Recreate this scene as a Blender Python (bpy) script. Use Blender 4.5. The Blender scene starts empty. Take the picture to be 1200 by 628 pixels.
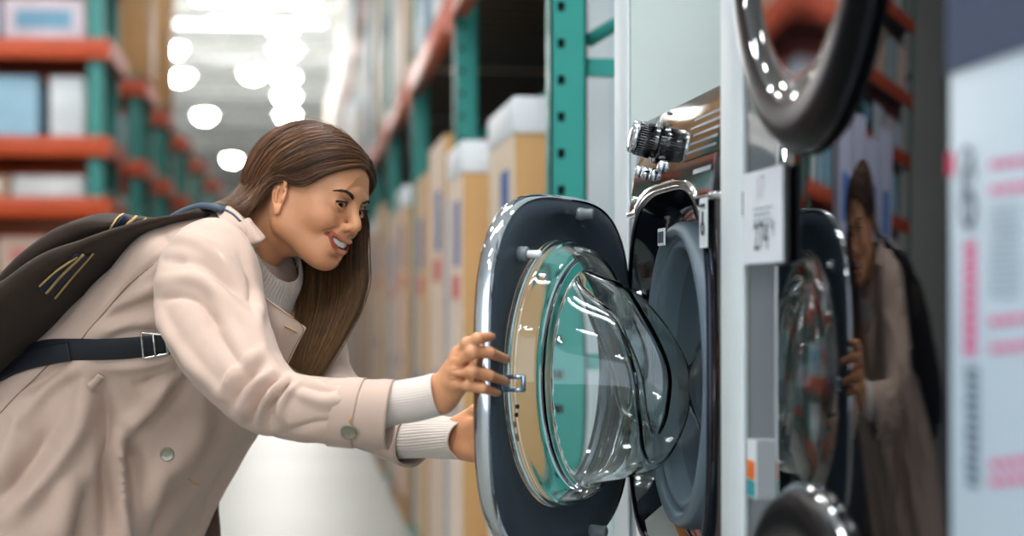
import bpy, bmesh, math, random
import numpy as np
from mathutils import Vector, Matrix
from mathutils.bvhtree import BVHTree

random.seed(7)
rng = np.random.default_rng(7)
SC = bpy.context.scene
COL = SC.collection
R = math.radians
sin, cos, pi = math.sin, math.cos, math.pi
def want(k): return True

# ------------------------------------------------------------------ camera
FPX = 2167.0
CAM = Vector((0, 0, 1.2))
YAW = math.atan(247 / FPX)
PITCH = math.atan(31 / FPX)
_fw = Vector((sin(YAW) * cos(PITCH), cos(YAW) * cos(PITCH), sin(PITCH)))
_rt = Vector((cos(YAW), -sin(YAW), 0))
_up = _rt.cross(_fw)
def ray(px, py):
    return _rt * ((px - 600) / FPX) + _up * ((314 - py) / FPX) + _fw
def P(px, py, Y):
    d = ray(px, py); return CAM + d * (Y / d.y)
def PX(px, py, X):
    d = ray(px, py); return CAM + d * (X / d.x)
def PZ(px, py, Z):
    d = ray(px, py); return CAM + d * ((Z - CAM.z) / d.z)
def proj(p):
    v = Vector(p) - CAM; w = v.dot(_fw)
    return (600 + FPX * v.dot(_rt) / w, 314 - FPX * v.dot(_up) / w)
_FW, _RT, _UP = (np.array(v) for v in (_fw, _rt, _up))
def proj_np(a):
    v = a - np.array(CAM); w = v @ _FW
    return np.stack([600 + FPX * (v @ _RT) / w, 314 - FPX * (v @ _UP) / w], -1)

cam_data = bpy.data.cameras.new('camera')
cam = bpy.data.objects.new('camera', cam_data); COL.objects.link(cam)
cam.location = CAM
cam.rotation_euler = (pi / 2 + PITCH, 0, -YAW)
cam_data.sensor_width = 36; cam_data.lens = FPX * 36 / 1200
cam_data.clip_start = .05; cam_data.clip_end = 400
cam_data.dof.use_dof = True
cam_data.dof.focus_distance = 2.80
cam_data.dof.aperture_fstop = 2.3
SC.camera = cam
SC.view_settings.view_transform = 'Standard'
SC.view_settings.look = 'None'
SC.view_settings.gamma = 1
SC.view_settings.use_curve_mapping = False
SC.view_settings.exposure = 0.25

# ------------------------------------------------------------------ materials
MATS = {}
NTH = ['first', 'second', 'third', 'fourth', 'fifth', 'sixth', 'seventh', 'eighth', 'ninth', 'tenth', 'eleventh', 'twelfth', 'thirteenth', 'fourteenth', 'fifteenth', 'sixteenth', 'seventeenth',
       'eighteenth', 'nineteenth', 'twentieth', 'twenty-first', 'twenty-second', 'twenty-third', 'twenty-fourth', 'twenty-fifth', 'twenty-sixth', 'twenty-seventh', 'twenty-eighth', 'twenty-ninth', 'thirtieth'] + ['far'] * 40
def hexc(h):
    h = h.lstrip('#'); c = [int(h[i:i + 2], 16) / 255 for i in (0, 2, 4)]
    return tuple(x / 12.92 if x <= .04045 else ((x + .055) / 1.055) ** 2.4 for x in c)
def mat(name, col, rough=.5, metal=0, var=0, vscale=8, bump=0, bscale=40, coat=0, sheen=0, trans=0, ior=1.45,
        emit=None, estr=0, attr=None, sss=0, spec=.5, aniso=0, stretch=(1, 1, 1)):
    if name in MATS: return MATS[name]
    m = bpy.data.materials.new(name); m.use_nodes = True
    nt = m.node_tree; b = nt.nodes['Principled BSDF']
    if isinstance(col, str): col = hexc(col)
    b.inputs['Base Color'].default_value = (*col, 1)
    b.inputs['Roughness'].default_value = rough
    b.inputs['Metallic'].default_value = metal
    b.inputs['Coat Weight'].default_value = coat
    b.inputs['Coat Roughness'].default_value = .03
    b.inputs['Sheen Weight'].default_value = sheen
    b.inputs['Transmission Weight'].default_value = trans
    b.inputs['IOR'].default_value = ior
    b.inputs['Specular IOR Level'].default_value = spec
    b.inputs['Anisotropic'].default_value = aniso
    if sss:
        b.inputs['Subsurface Weight'].default_value = sss
        b.inputs['Subsurface Radius'].default_value = (.012, .005, .003)
        b.inputs['Subsurface Scale'].default_value = 1.0
    if emit is not None:
        b.inputs['Emission Color'].default_value = (*emit, 1); b.inputs['Emission Strength'].default_value = estr
    L = nt.links
    tc = nt.nodes.new('ShaderNodeTexCoord'); mp = nt.nodes.new('ShaderNodeMapping')
    mp.inputs['Scale'].default_value = stretch
    L.new(tc.outputs['Object'], mp.inputs['Vector'])
    base = None
    if attr:
        a = nt.nodes.new('ShaderNodeAttribute'); a.attribute_name = attr; base = a.outputs['Color']
        L.new(base, b.inputs['Base Color'])
    if var:
        n = nt.nodes.new('ShaderNodeTexNoise'); n.inputs['Scale'].default_value = vscale; n.inputs['Detail'].default_value = 4
        L.new(mp.outputs[0], n.inputs['Vector'])
        mr = nt.nodes.new('ShaderNodeMapRange'); mr.inputs['From Min'].default_value = .3; mr.inputs['From Max'].default_value = .7
        mr.inputs['To Min'].default_value = 1 - var; mr.inputs['To Max'].default_value = 1 + var
        L.new(n.outputs['Fac'], mr.inputs['Value'])
        hs = nt.nodes.new('ShaderNodeHueSaturation'); hs.inputs['Color'].default_value = (*col, 1)
        if base is not None: L.new(base, hs.inputs['Color'])
        L.new(mr.outputs[0], hs.inputs['Value']); L.new(hs.outputs[0], b.inputs['Base Color'])
    if bump:
        n2 = nt.nodes.new('ShaderNodeTexNoise'); n2.inputs['Scale'].default_value = bscale; n2.inputs['Detail'].default_value = 3
        L.new(mp.outputs[0], n2.inputs['Vector'])
        bp = nt.nodes.new('ShaderNodeBump'); bp.inputs['Strength'].default_value = bump; bp.inputs['Distance'].default_value = .003
        L.new(n2.outputs['Fac'], bp.inputs['Height']); L.new(bp.outputs[0], b.inputs['Normal'])
    MATS[name] = m
    return m

# ------------------------------------------------------------------ mesh helpers
def link(o, parent=None):
    COL.objects.link(o)
    if parent is not None:
        o.parent = parent
        o.matrix_parent_inverse = Matrix.Identity(4)
    return o
def tag(o, label=None, cat=None, group=None, kind=None):
    if label: o['label'] = label
    if cat: o['category'] = cat
    if group: o['group'] = group
    if kind: o['kind'] = kind
    return o
def base_of(parent):
    m = Matrix.Identity(4); p = parent
    while p is not None:
        m = p.matrix_basis @ m; p = p.parent
    return m
def mesh_obj(name, verts, faces, m=None, parent=None, smooth=True, label=None):
    """verts in world coordinates; stored relative to the parent's frame"""
    me = bpy.data.meshes.new(name)
    v = np.asarray(verts, dtype=float)
    if parent is not None:
        inv = np.array(base_of(parent).inverted())
        v = v @ inv[:3, :3].T + inv[:3, 3]
    me.from_pydata(v.tolist(), [], [tuple(int(i) for i in f) for f in faces])
    if smooth: me.polygons.foreach_set('use_smooth', [True] * len(me.polygons))
    me.update()
    o = bpy.data.objects.new(name, me)
    if m is not None: me.materials.append(m)
    link(o, parent)
    if label: o['label'] = label
    return o
def bm_obj(name, bm, m=None, parent=None, smooth=False, label=None, angle=None):
    bmesh.ops.recalc_face_normals(bm, faces=bm.faces[:])
    me = bpy.data.meshes.new(name)
    if parent is not None: bm.transform(base_of(parent).inverted())
    bm.to_mesh(me); bm.free()
    if smooth:
        me.polygons.foreach_set('use_smooth', [True] * len(me.polygons))
        if angle: me.set_sharp_from_angle(angle=R(angle))
    if m is not None: me.materials.append(m)
    o = bpy.data.objects.new(name, me); link(o, parent)
    if label: o['label'] = label
    return o
def empty(name, loc, label=None, cat=None, group=None, kind=None):
    o = bpy.data.objects.new(name, None); o.location = loc; o.empty_display_size = .1
    COL.objects.link(o); tag(o, label, cat, group, kind); return o
def box_bm(bm, x0, x1, y0, y1, z0, z1, bev=0, seg=2):
    r = bmesh.ops.create_cube(bm, size=1)
    vs = r['verts']
    for v in vs:
        v.co = Vector(((x0 + x1) / 2 + v.co.x * (x1 - x0), (y0 + y1) / 2 + v.co.y * (y1 - y0), (z0 + z1) / 2 + v.co.z * (z1 - z0)))
    if bev:
        es = list({e for v in vs for e in v.link_edges})
        bmesh.ops.bevel(bm, geom=es, offset=bev, segments=seg, affect='EDGES', profile=.5)
    return bm
def box(name, x0, x1, y0, y1, z0, z1, m, parent=None, bev=0, seg=2, label=None):
    bm = bmesh.new(); box_bm(bm, min(x0, x1), max(x0, x1), min(y0, y1), max(y0, y1), min(z0, z1), max(z0, z1), bev, seg)
    return bm_obj(name, bm, m, parent, smooth=bool(bev), label=label, angle=40)
def loft(rings, cap0=False, cap1=False, closed=True):
    rings = [np.asarray(r, dtype=float) for r in rings]
    n = len(rings[0]); V = np.concatenate(rings); F = []
    for i in range(len(rings) - 1):
        a, b = i * n, (i + 1) * n
        for j in range(n if closed else n - 1):
            k = (j + 1) % n
            F.append((a + j, a + k, b + k, b + j))
    if cap0: F.append(tuple(range(n - 1, -1, -1)))
    if cap1: F.append(tuple((len(rings) - 1) * n + j for j in range(n)))
    return V, F
def catmull(pts, n):
    """smooth curve through control rows, n samples"""
    p = np.asarray(pts, dtype=float); k = len(p)
    if k == 2:
        t = np.linspace(0, 1, n)[:, None]; return p[0] * (1 - t) + p[1] * t
    q = np.vstack([2 * p[0] - p[1], p, 2 * p[-1] - p[-2]])
    t = np.linspace(0, k - 1, n); i = np.minimum(t.astype(int), k - 2); u = (t - i)[:, None]
    a, b, c, d = q[i], q[i + 1], q[i + 2], q[i + 3]
    return .5 * (2 * b + (c - a) * u + (2 * a - 5 * b + 4 * c - d) * u ** 2 + (3 * b - a - 3 * c + d) * u ** 3)
def frames(path):
    p = np.asarray(path, dtype=float); t = np.gradient(p, axis=0); t /= np.linalg.norm(t, axis=1)[:, None] + 1e-12
    u = np.zeros_like(p); ref = np.array([0, 0, 1.]) if abs(t[0][2]) < .9 else np.array([1., 0, 0])
    v0 = ref - t[0] * (ref @ t[0]); v0 /= np.linalg.norm(v0)
    for i in range(len(p)):
        v0 = v0 - t[i] * (v0 @ t[i]); v0 /= np.linalg.norm(v0) + 1e-12; u[i] = v0
    return t, u, np.cross(t, u)
def tube_geo(path, rad, n=10, cap=True):
    p = np.asarray(path, dtype=float); t, u, w = frames(p)
    rad = np.broadcast_to(np.asarray(rad, dtype=float), (len(p),))
    a = np.arange(n) * 2 * pi / n
    rings = [p[i] + rad[i] * (np.cos(a)[:, None] * u[i] + np.sin(a)[:, None] * w[i]) for i in range(len(p))]
    return loft(rings, cap, cap)
def merge(geos):
    V, F, k = [], [], 0
    for v, f in geos:
        v = np.asarray(v, dtype=float); V.append(v); F += [tuple(i + k for i in q) for q in f]; k += len(v)
    return np.concatenate(V), F
def tube(name, path, rad, m, parent=None, n=10, label=None):
    v, f = tube_geo(path, rad, n); return mesh_obj(name, v, f, m, parent, label=label)
def lathe_geo(prof, origin, axis, n=32, cap0=True, cap1=True):
    """prof: (distance along axis, radius)"""
    ax = np.asarray(axis, dtype=float); ax /= np.linalg.norm(ax)
    ref = np.array([0, 0, 1.]) if abs(ax[2]) < .9 else np.array([1., 0, 0])
    u = ref - ax * (ref @ ax); u /= np.linalg.norm(u); w = np.cross(ax, u)
    a = np.arange(n) * 2 * pi / n; o = np.asarray(origin, dtype=float)
    return loft([o + ax * d + r * (np.cos(a)[:, None] * u + np.sin(a)[:, None] * w) for d, r in prof], cap0, cap1)
def sharp(o, ang=35):
    o.data.set_sharp_from_angle(angle=R(ang)); return o
def copy_tree(o, parent=None):
    c = o.copy(); COL.objects.link(c)
    if parent is not None: c.parent = parent
    for ch in [x for x in o.children]: copy_tree(ch, c)
    return c
def bevel_mod(o, w, seg=2, ang=40):
    b = o.modifiers.new('bevel', 'BEVEL'); b.width = w; b.segments = seg; b.limit_method = 'ANGLE'; b.angle_limit = R(ang); return o
def solidify(o, th, off=-1):
    s = o.modifiers.new('solidify', 'SOLIDIFY'); s.thickness = th; s.offset = off; return o
def text_geo(s, size, font_spacing=1.0):
    c = bpy.data.curves.new('glyphs', 'FONT'); c.body = s; c.size = size; c.extrude = 0; c.space_character = font_spacing
    c.align_x = 'CENTER'; c.align_y = 'CENTER'; c.resolution_u = 3
    o = bpy.data.objects.new('glyphs', c)
    me = bpy.data.meshes.new_from_object(o)
    v = np.array([tuple(x.co) for x in me.vertices]); f = [tuple(p.vertices) for p in me.polygons]
    bpy.data.objects.remove(o); bpy.data.curves.remove(c); bpy.data.meshes.remove(me)
    return v, f
def text_on(name, s, size, origin, ux, uy, m, parent, label=None):
    v, f = text_geo(s, size)
    w = np.asarray(origin) + v[:, :1] * np.asarray(ux) + v[:, 1:2] * np.asarray(uy)
    return mesh_obj(name, w, f, m, parent, smooth=False, label=label)
# ================================================================== the setting
M_floor = mat('polished_concrete', '#7d7f78', .45, var=.10, vscale=.6, bump=.05, bscale=6)
M_ceil = mat('painted_deck', '#eceeee', .8)
M_wall = mat('pale_wall', '#dde0e0', .8, var=.03)
M_steel = mat('painted_truss', '#aeb4b6', .6)
CEIL = 7.8
def struct(o): o['kind'] = 'structure'; return o
if want('set'):
    struct(box('floor', -14, 6, -9, 112, -.2, 0, M_floor))
    struct(box('ceiling', -14, 6, -9, 112, CEIL, CEIL + .2, M_ceil))
    struct(box('wall_back', -14, 6, 112, 112.2, 0, CEIL, M_wall))
    struct(box('wall_left', -14.2, -14, -9, 112, 0, CEIL, M_wall))
    struct(box('wall_right', 6, 6.2, -9, 112, 0, CEIL, M_wall))
    for i, y in enumerate([34, 40, 47, 55, 64, 75, 90]):
        bm = bmesh.new()
        box_bm(bm, -14, 6, y - .1, y + .1, CEIL - .14, CEIL - .01)
        box_bm(bm, -14, 6, y - .08, y + .08, CEIL - .75, CEIL - .63)
        for k in range(20):
            x = -14 + k
            for s in (0, 1):
                a, b = (x + s * .5, x + .5 + s * .5); z0, z1 = (CEIL - .7, CEIL - .1) if s == 0 else (CEIL - .1, CEIL - .7)
                d = Vector((b - a, 0, z1 - z0)); L = d.length; d.normalize()
                r = bmesh.ops.create_cube(bm, size=1); q = d.to_track_quat('X', 'Z').to_matrix()
                for v in r['verts']:
                    v.co = q @ Vector((v.co.x * L, v.co.y * .05, v.co.z * .05)) + Vector(((a + b) / 2, y, (z0 + z1) / 2))
        o = bm_obj('ceiling_truss', bm, M_steel); struct(o)

# lamps -------------------------------------------------------------
M_lampbody = mat('lamp_housing', '#d8dadb', .4, .3)
M_lamp = mat('lamp_glow', (1, 1, 1), .5, emit=(1.0, .97, .92), estr=260)
M_lampn = mat('lamp_glow_near', (1, 1, 1), .5, emit=(1.0, .97, .93), estr=75)
M_strip = mat('strip_glow', (1, 1, 1), .5, emit=(.93, .97, 1.0), estr=62)
def round_lamp(glow):
    t = empty('ceiling_light', (0, 0, 0))
    v, f = lathe_geo([(0, .10), (.12, .12), (.2, .24), (.26, .33), (.27, .33)], (0, 0, .35), (0, 0, -1), 24, True, False)
    mesh_obj('housing', v, f, M_lampbody, t)
    v, f = lathe_geo([(0, .25), (.06, .245), (.12, .215), (.17, .15), (.195, .07), (.2, .01)], (0, 0, .085), (0, 0, -1), 24, False, True)
    mesh_obj('diffuser', v, f, glow, t)
    v, f = tube_geo([(0, 0, .34), (0, 0, 1.2)], .012, 6); mesh_obj('hanger', v, f, M_steel, t)
    return t
M_stripfar = mat('strip_glow_far', (1, 1, 1), .5, emit=(.93, .97, 1.0), estr=7)
def strip_lamp(glow):
    t = empty('strip_light', (0, 0, 0))
    box('housing', -1.2, 1.2, -.12, .12, .03, .1, M_lampbody, t, .01)
    box('diffuser', -1.18, 1.18, -.1, .1, .0, .03, glow, t)
    for s in (-1, 1): box('hanger', s * .9 - .01, s * .9 + .01, -.01, .01, .1, .85, M_steel, t)
    return t
if want('set'):
    zl = CEIL - 1.25
    spots = []
    for px, py in ((331, 35), (334, 62), (335, 93), (336, 115), (337, 137)): spots.append((PZ(px, py, zl), 'aisle'))
    for px, py in ((210, 92), (240, 137), (272, 188), (297, 88), (201, 60), (433, 60)): spots.append((PZ(px, py, zl), 'side'))
    for x, y in ((-.6, 2), (-.6, 9), (-.6, 16), (-.6, 24), (-3.4, 6), (-3.4, 13), (-3.4, 21), (-3.4, 30),  (-3.4, -2), (-.6, -4), (-8.5, 44), (-8.5, 60), (-8.5, 80), (3.6, 45), (3.6, 62), (3.6, 85), (-8.5, 98), (3.2, 4), (3.2, 14), (3.2, 28), (-7.5, 10), (-7.5, 24)):
        spots.append((Vector((x, y, zl)), 'over'))  # unseen lamps: rows carried on, extras added to brighten the hall
    first = {}; cnt = {}
    words = {'aisle': 'white round high bay lamp, %s from the top in the row above the aisle',
             'side': 'white round high bay lamp beside the aisle row, %s of those from the left cluster',
             'over': 'white round high bay lamp over the racks, %s of those out of the aisle row'}
    for p, k in spots:
        far = p.y > 33
        if far not in first: o = first[far] = round_lamp(M_lamp if far else M_lampn)
        else: o = copy_tree(first[far])
        o.location = p
        cnt[k] = cnt.get(k, 0) + 1
        tag(o, words[k] % NTH[cnt[k] - 1], 'lamp', {'aisle': 'far lamps above the aisle', 'side': 'far lamps beside the aisle row', 'over': 'lamps above the near racks'}[k])
    firsts = None
    for i, (px, py) in enumerate(((300, 3), (312, 27), (270, 30))):
        o = strip_lamp(M_stripfar) if firsts is None else copy_tree(firsts); firsts = firsts or o
        o.location = PZ(px, py, CEIL - .9)
        tag(o, ['long white strip lamp at the top edge of the photo above the aisle', 'long white strip lamp just below the topmost strip, by the first round lamp',
                'long white strip lamp left of the first round lamp in the aisle row'][i], 'lamp', 'far strip lamps')
    for i, (x, y) in enumerate(((-2.4, -1), (-2.4, 3), (1.1, 1.7), (.3, 2.5), (.0, 7), (-.8, -5))):  # unseen strips added to light the woman, two placed for her face
        o = strip_lamp(M_strip) if i == 0 else copy_tree(nears)
        if i == 0: nears = o
        o.location = (x, y, CEIL - .9); tag(o, 'long white strip lamp on the ceiling above the washers, %s of its set' % NTH[i], 'lamp', 'near strip lamps')
w = bpy.data.worlds.new('daylight'); SC.world = w; w.use_nodes = True
w.node_tree.nodes['Background'].inputs[0].default_value = (.82, .91, 1.0, 1)
w.node_tree.nodes['Background'].inputs[1].default_value = 2.0
# ================================================================== pallet racks and goods
M_orange = mat('orange_beam', '#b8430f', .45, var=.06)
M_brown = mat('carton', '#b98f5c', .75, var=.05, vscale=5)
M_dark = mat('dark_steel', '#16191c', .6)
M_wood = mat('pallet_wood', '#a98258', .8, var=.2, vscale=12, stretch=(1, 8, 8))
def holes_mat(name, col):
    """green upright: punched dark holes at a regular pitch along the height"""
    if name in MATS: return MATS[name]
    m = mat(name, col, .4, var=.04)
    nt = m.node_tree; b = nt.nodes['Principled BSDF']; L = nt.links
    return m
M_green = holes_mat('green_upright', '#2a857c')
M_hole = mat('hole_black', '#050708', .9)
M_white = mat('white_card', '#d9dde0', .6, var=.02)

def upright_geo(x0, x1, y0, y1, z1, holes=False):
    """two columns and braces of one upright frame lying in the XZ plane at y0..y1"""
    return
def column(parent, x0, x1, y0, y1, z1, punched=False):
    """an open channel column with a web to -Y, flanges and returns"""
    t = .006
    bm = bmesh.new()
    if punched:
        # web facing the camera with real holes: strips around each hole
        pitch, hw, hh = .0835, .0085, .011
        zs = np.arange(.1, z1 - .05, pitch)
        xm = x0 + (x1 - x0) * .30
        box_bm(bm, x0, xm - hw, y0, y0 + t, 0, z1)
        box_bm(bm, xm + hw, x1, y0, y0 + t, 0, z1)
        prev = 0
        for z in zs:
            box_bm(bm, xm - hw, xm + hw, y0, y0 + t, prev, z - hh); prev = z + hh
        box_bm(bm, xm - hw, xm + hw, y0, y0 + t, prev, z1)
        # flange to the aisle with slots
        ym = (y0 + y1) / 2
        box_bm(bm, x0, x0 + t, y0, ym - .008, 0, z1); box_bm(bm, x0, x0 + t, ym + .008, y1, 0, z1)
        prev = 0
        for z in zs + pitch / 2:
            box_bm(bm, x0, x0 + t, ym - .008, ym + .008, prev, z - .02); prev = z + .02
    else:
        box_bm(bm, x0, x1, y0, y0 + t, 0, z1)
        box_bm(bm, x0, x0 + t, y0, y1, 0, z1)
    box_bm(bm, x1 - t, x1, y0, y1, 0, z1)
    bmesh.ops.remove_doubles(bm, verts=bm.verts[:], dist=1e-5)
    o = bm_obj('upright', bm, M_green, parent)
    if punched: box('column_core', x0 + .009, x1 - .009, y0 + .009, y1 - .004, 0, z1, M_hole, o)  # dark liner added so the punched holes look shaded inside
    box('foot_plate', x0 - .03, x1 + .03, y0 - .03, y1 + .03, 0, .008, M_green, o)
    return o
def beam_y(parent, x0, x1, y0, y1, z0, z1):
    bm = bmesh.new(); box_bm(bm, x0, x1, y0, y1, z0, z1, .006)
    o = bm_obj('beam', bm, M_orange, parent, True, angle=40)
    for y in (y0, y1):
        s = 1 if y == y0 else -1
        box('end_plate', x0 - .006, x0, y, y + s * .05, z0 - .06, z1 + .03, M_orange, o)
    return o

XR = .56                                   # aisle side of the right-hand rack
if want('racks'):
    ys = [P(640, 300, 4.15).y, 6.75, 9.4, 12.05, 14.7, 17.4, 20.1, 25.5, 31, 36.5, 42]
    rk = empty('pallet_rack', (1.1, 4.15, 0), 'tall green and orange pallet rack running down the right side of the aisle', 'rack')
    for i, y in enumerate(ys):
        xa = PX(640, 300, XR).x
        column(rk, XR, XR + .085, y, y + .075, 5.2, punched=(i < 2))
        column(rk, XR + 1.0, XR + 1.085, y, y + .075, 5.2)
        for k, z in enumerate((.35, 1.05, 1.72, 2.55, 3.3)):
            box('brace', XR + .08, XR + 1.01, y + .02, y + .06, z - .02, z + .02, M_green, rk)
        if i < 4:
            for k, z in enumerate((.35, 1.72, 2.55)):
                pa, pb = Vector((XR + .09, y + .04, z + .06)), Vector((XR + 1.0, y + .04, z + .62))
                tube('diagonal_brace', [pa, pb], .016, M_green, rk, 6)
    for i in range(len(ys) - 1):
        for z in (2.22, 3.75):
            for x in (XR - .015, XR + 1.04):
                beam_y(rk, x, x + .06, ys[i] + .04, ys[i + 1] + .03, z, z + .115)
            bm = bmesh.new(); n = 12
            for k in range(n):
                y = ys[i] + .1 + (ys[i + 1] - ys[i] - .2) * k / n
                box_bm(bm, XR + .02, XR + 1.05, y, y + .16, z + .115, z + .13)
            bm_obj('shelf_deck', bm, M_dark, rk)

# cartons standing below the beam ------------------------------------
M_face = mat('carton_print_side', '#d6c3ac', .7, var=.03)
M_blue = mat('print_blue', '#3b5f96', .7)
M_red = mat('print_red', '#c2625c', .7)
M_pale = mat('print_pale', '#c9d3de', .6)
M_strap = mat('corner_guard', '#7e98ad', .6)
M_whitebox = mat('white_wrap', '#cfd9df', .35, var=.04, vscale=3)
def carton(x0, x1, y0, y1, h, label, group, z=.14, lid=True, face=None, prints=True, guard=False, side=None):
    t = empty('appliance_carton', ((x0 + x1) / 2, (y0 + y1) / 2, z), label, 'box', group)
    box('carton_body', x0, x1, y0, y1, z, z + h, side or M_brown, t, .008)
    bm = bmesh.new(); box_bm(bm, x0 - .003, x0 - .0005, y0 + .004, y1 - .004, z + .004, z + h - (.1 if lid else .004)); bm_obj('printed_face', bm, face or M_face, t)
    if lid: box('lid', x0 - .006, x1 + .006, y0 - .006, y1 + .006, z + h - .1, z + h + .004, M_white, t, .004)
    if lid: box('lid_label', x0 + .15, x1 - .1, y0 - .008, y0 - .005, z + h - .075, z + h - .025, M_pale, t)
    if prints:
        yc = (y0 + y1) / 2; w = (y1 - y0)
        box('print', x0 - .006, x0 - .003, yc - .30 * w, yc - .02 * w, z + h * .74, z + h * .88, M_blue, t, label='blue printed panel')
        box('print', x0 - .006, x0 - .003, yc - .32 * w, yc + .12 * w, z + h * .67, z + h * .72, M_red, t, label='red printed line')
        box('print', x0 - .006, x0 - .003, yc - .10 * w, yc + .1 * w, z + h * .42, z + h * .46, M_blue, t, label='small blue mark')
    if guard: box('corner_guard', x0 - .01, x0 + .03, y1 - .03, y1 + .006, z, z + h * .9, M_strap, t)
    return t
def pallet(x0, x1, y0, y1, label):
    t = empty('pallet', ((x0 + x1) / 2, (y0 + y1) / 2, 0), label, 'pallet', 'pallets under the cartons')
    bm = bmesh.new(); n = 6
    for k in range(n):
        y = y0 + (y1 - y0) * k / n
        box_bm(bm, x0, x1, y, y + (y1 - y0) / n * .78, .115, .137)
    bm_obj('deck_boards', bm, M_wood, t)
    for s in (0, .46, .92): box('stringer', x0 + (x1 - x0) * s, x0 + (x1 - x0) * (s + .08), y0, y1 - .02, 0, .115, M_wood, t)
    return t
if want('racks'):
    y = P(580, 300, 5.22).y
    hs = [1.62, 1.56, 1.66, 1.58, 1.62, 1.54, 1.66, 1.6, 1.56, 1.64, 1.6, 1.58, 1.62, 1.66, 1.6, 1.56, 1.62, 1.6, 1.64, 1.58]
    lab = ['tall tan appliance carton with white lid, nearest behind the washer door',
           'tall carton with purple and blue print, second from the near end of the row',
           'tall carton with blue corner guard, third in the row below the beam']
    faces = [M_face, mat('face_a', '#dcc7b4', .7), mat('face_b', '#d9c2ae', .7), mat('face_c', '#c8ad8c', .7), mat('face_d', '#d8bfb2', .7), mat('face_e', '#c9c7c2', .7)]
    for i, h in enumerate(hs):
        d = [.72, .86, .8, .72, .78][i % 5]; x0 = XR - [.026, .034, .028, .034][i % 4]
        if i == 0: x0 = .605
        if i == 1: y, d = 6.02, .60
        for u_ in ys:
            if y - .03 < u_ + .12 and y + d + .03 > u_ - .05: y = u_ + .15
        carton(x0, x0 + .76, y, y + d, h, lab[i] if i < 3 else 'tall blurred appliance carton, %s from the near end of the right row' % NTH[i],
               None if i < 3 else 'cartons far down the row', lid=(i in (0, 1, 4, 7, 9)), face=faces[i % 6], prints=(i < 8), guard=(i % 2 == 1))
        pallet(XR - .02, XR + .78, y - .02, y + d + .02, 'wooden pallet under the %s carton from the near end of the right row' % NTH[i])
        y += d + [.16, .22, .14, .3][i % 4]
    # wrapped appliance behind the near upright
    t = empty('wrapped_appliance', (1.1, 4.7, 0), 'tall pale plastic wrapped appliance behind the near green upright', 'appliance')
    box('wrapped_body', .70, 1.42, 4.42, 5.0, .14, 2.15, M_whitebox, t, .02)
    box('corner_guard', .69, .74, 4.405, 4.45, .14, 2.15, M_white, t)
    box('corner_guard', .93, .955, 4.40, 4.425, .14, 2.15, M_strap, t)
    pallet(.68, 1.45, 4.38, 5.05, 'wooden pallet under the wrapped pale appliance')
    # goods on the upper shelf
    cols = ['#c7ccd0', '#8fb0c4', '#cdb69a', '#e0dcd4', '#9fb8b4', '#c9a27a', '#d9dbe0', '#55748f', '#c4b3a6', '#b7c9c6']
    y = 6.95; k = 0
    while y < 41:
        d = random.uniform(.7, 1.25); h = random.uniform(1.05, 1.36)
        for u_ in ys:
            if y - .05 < u_ + .1 and y + d + .05 > u_ - .05: y = u_ + .16
        m = mat('goods_wrap_%d' % (k % 10), cols[k % 10], .5, var=.12, vscale=3)
        t = empty('wrapped_load', (XR + .5, y + d / 2, 2.35), 'stack of wrapped goods, %s from the near end on the upper right shelf' % NTH[k], 'goods', 'wrapped goods on the upper right shelf')
        box('wrapped_stack', XR - .01, XR + .95, y, y + d, 2.352, 2.352 + h, m, t, .03)
        box('stretch_band', XR - .015, XR + .955, y - .005, y + d + .005, 2.352 + h * .45, 2.352 + h * .62, mat('goods_wrap_%d' % ((k + 3) % 10), cols[(k + 3) % 10], .5, var=.12, vscale=3), t, .03)
        y += d + .1; k += 1
    # pale cartons on a stand across the aisle, seen in the black washer tower
    t = empty('display_stand', (-2.2, 8.1, 0), 'dark display stand across the aisle, mirrored in the black washer tower', 'stand')
    box('stand_base', -3.1, -1.42, 7.75, 8.5, 0, 1.5, mat('stand_dark', '#14181e', .6), t, .01)
    box('stand_top', -3.12, -1.40, 7.73, 8.52, 1.5, 1.53, M_dark, t)
    for k in range(4):
        xa = -1.45 - k * .41
        c = empty('display_carton', (xa - .19, 8.1, 1.531), 'pale lilac carton, %s from the aisle end of the dark display stand' % NTH[k], 'box', 'lilac cartons on the stand')
        box('carton_body', xa - .38, xa, 7.8, 8.45, 1.531, 2.2 + .1 * (k % 2), mat('lilac_card', '#c3c4dc', .5), c, .006)
        box('printed_panel', xa - .3, xa - .08, 7.794, 7.799, 1.7, 1.95, mat('lilac_print', '#5d7fc4' , .5), c)
    # dark blue load above the near bay
    t = empty('wrapped_load', (1.2, 5.5, 2.35), 'dark blue wrapped load on the shelf above the near carton', 'goods')
    box('wrapped_stack', .66, 1.5, 4.4, 6.5, 2.352, 3.5, mat('navy_wrap', '#1d3048', .5, var=.2, vscale=4), t, .03)
    box('stretch_band', .655, 1.505, 4.395, 6.505, 2.6, 2.8, mat('navy_band', '#2c4666', .4), t, .03)
    y = 14.9; k = 0
    while y < 41:
        d = random.uniform(.9, 1.3); h = random.uniform(1.0, 1.4)
        for u_ in ys:
            if y - .05 < u_ + .1 and y + d + .05 > u_ - .05: y = u_ + .16
        m = mat('goods_wrap_%d' % ((k * 3 + 1) % 10), cols[(k * 3 + 1) % 10], .5, var=.12, vscale=3)
        t = empty('wrapped_load', (XR + .5, y + d / 2, 3.88), 'stack of wrapped goods, %s from the near end on the topmost right shelf' % NTH[k], 'goods', 'wrapped goods on the topmost right shelf')
        box('wrapped_stack', XR - .01, XR + .95, y, y + d, 3.882, 3.882 + h, m, t, .03)
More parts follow.
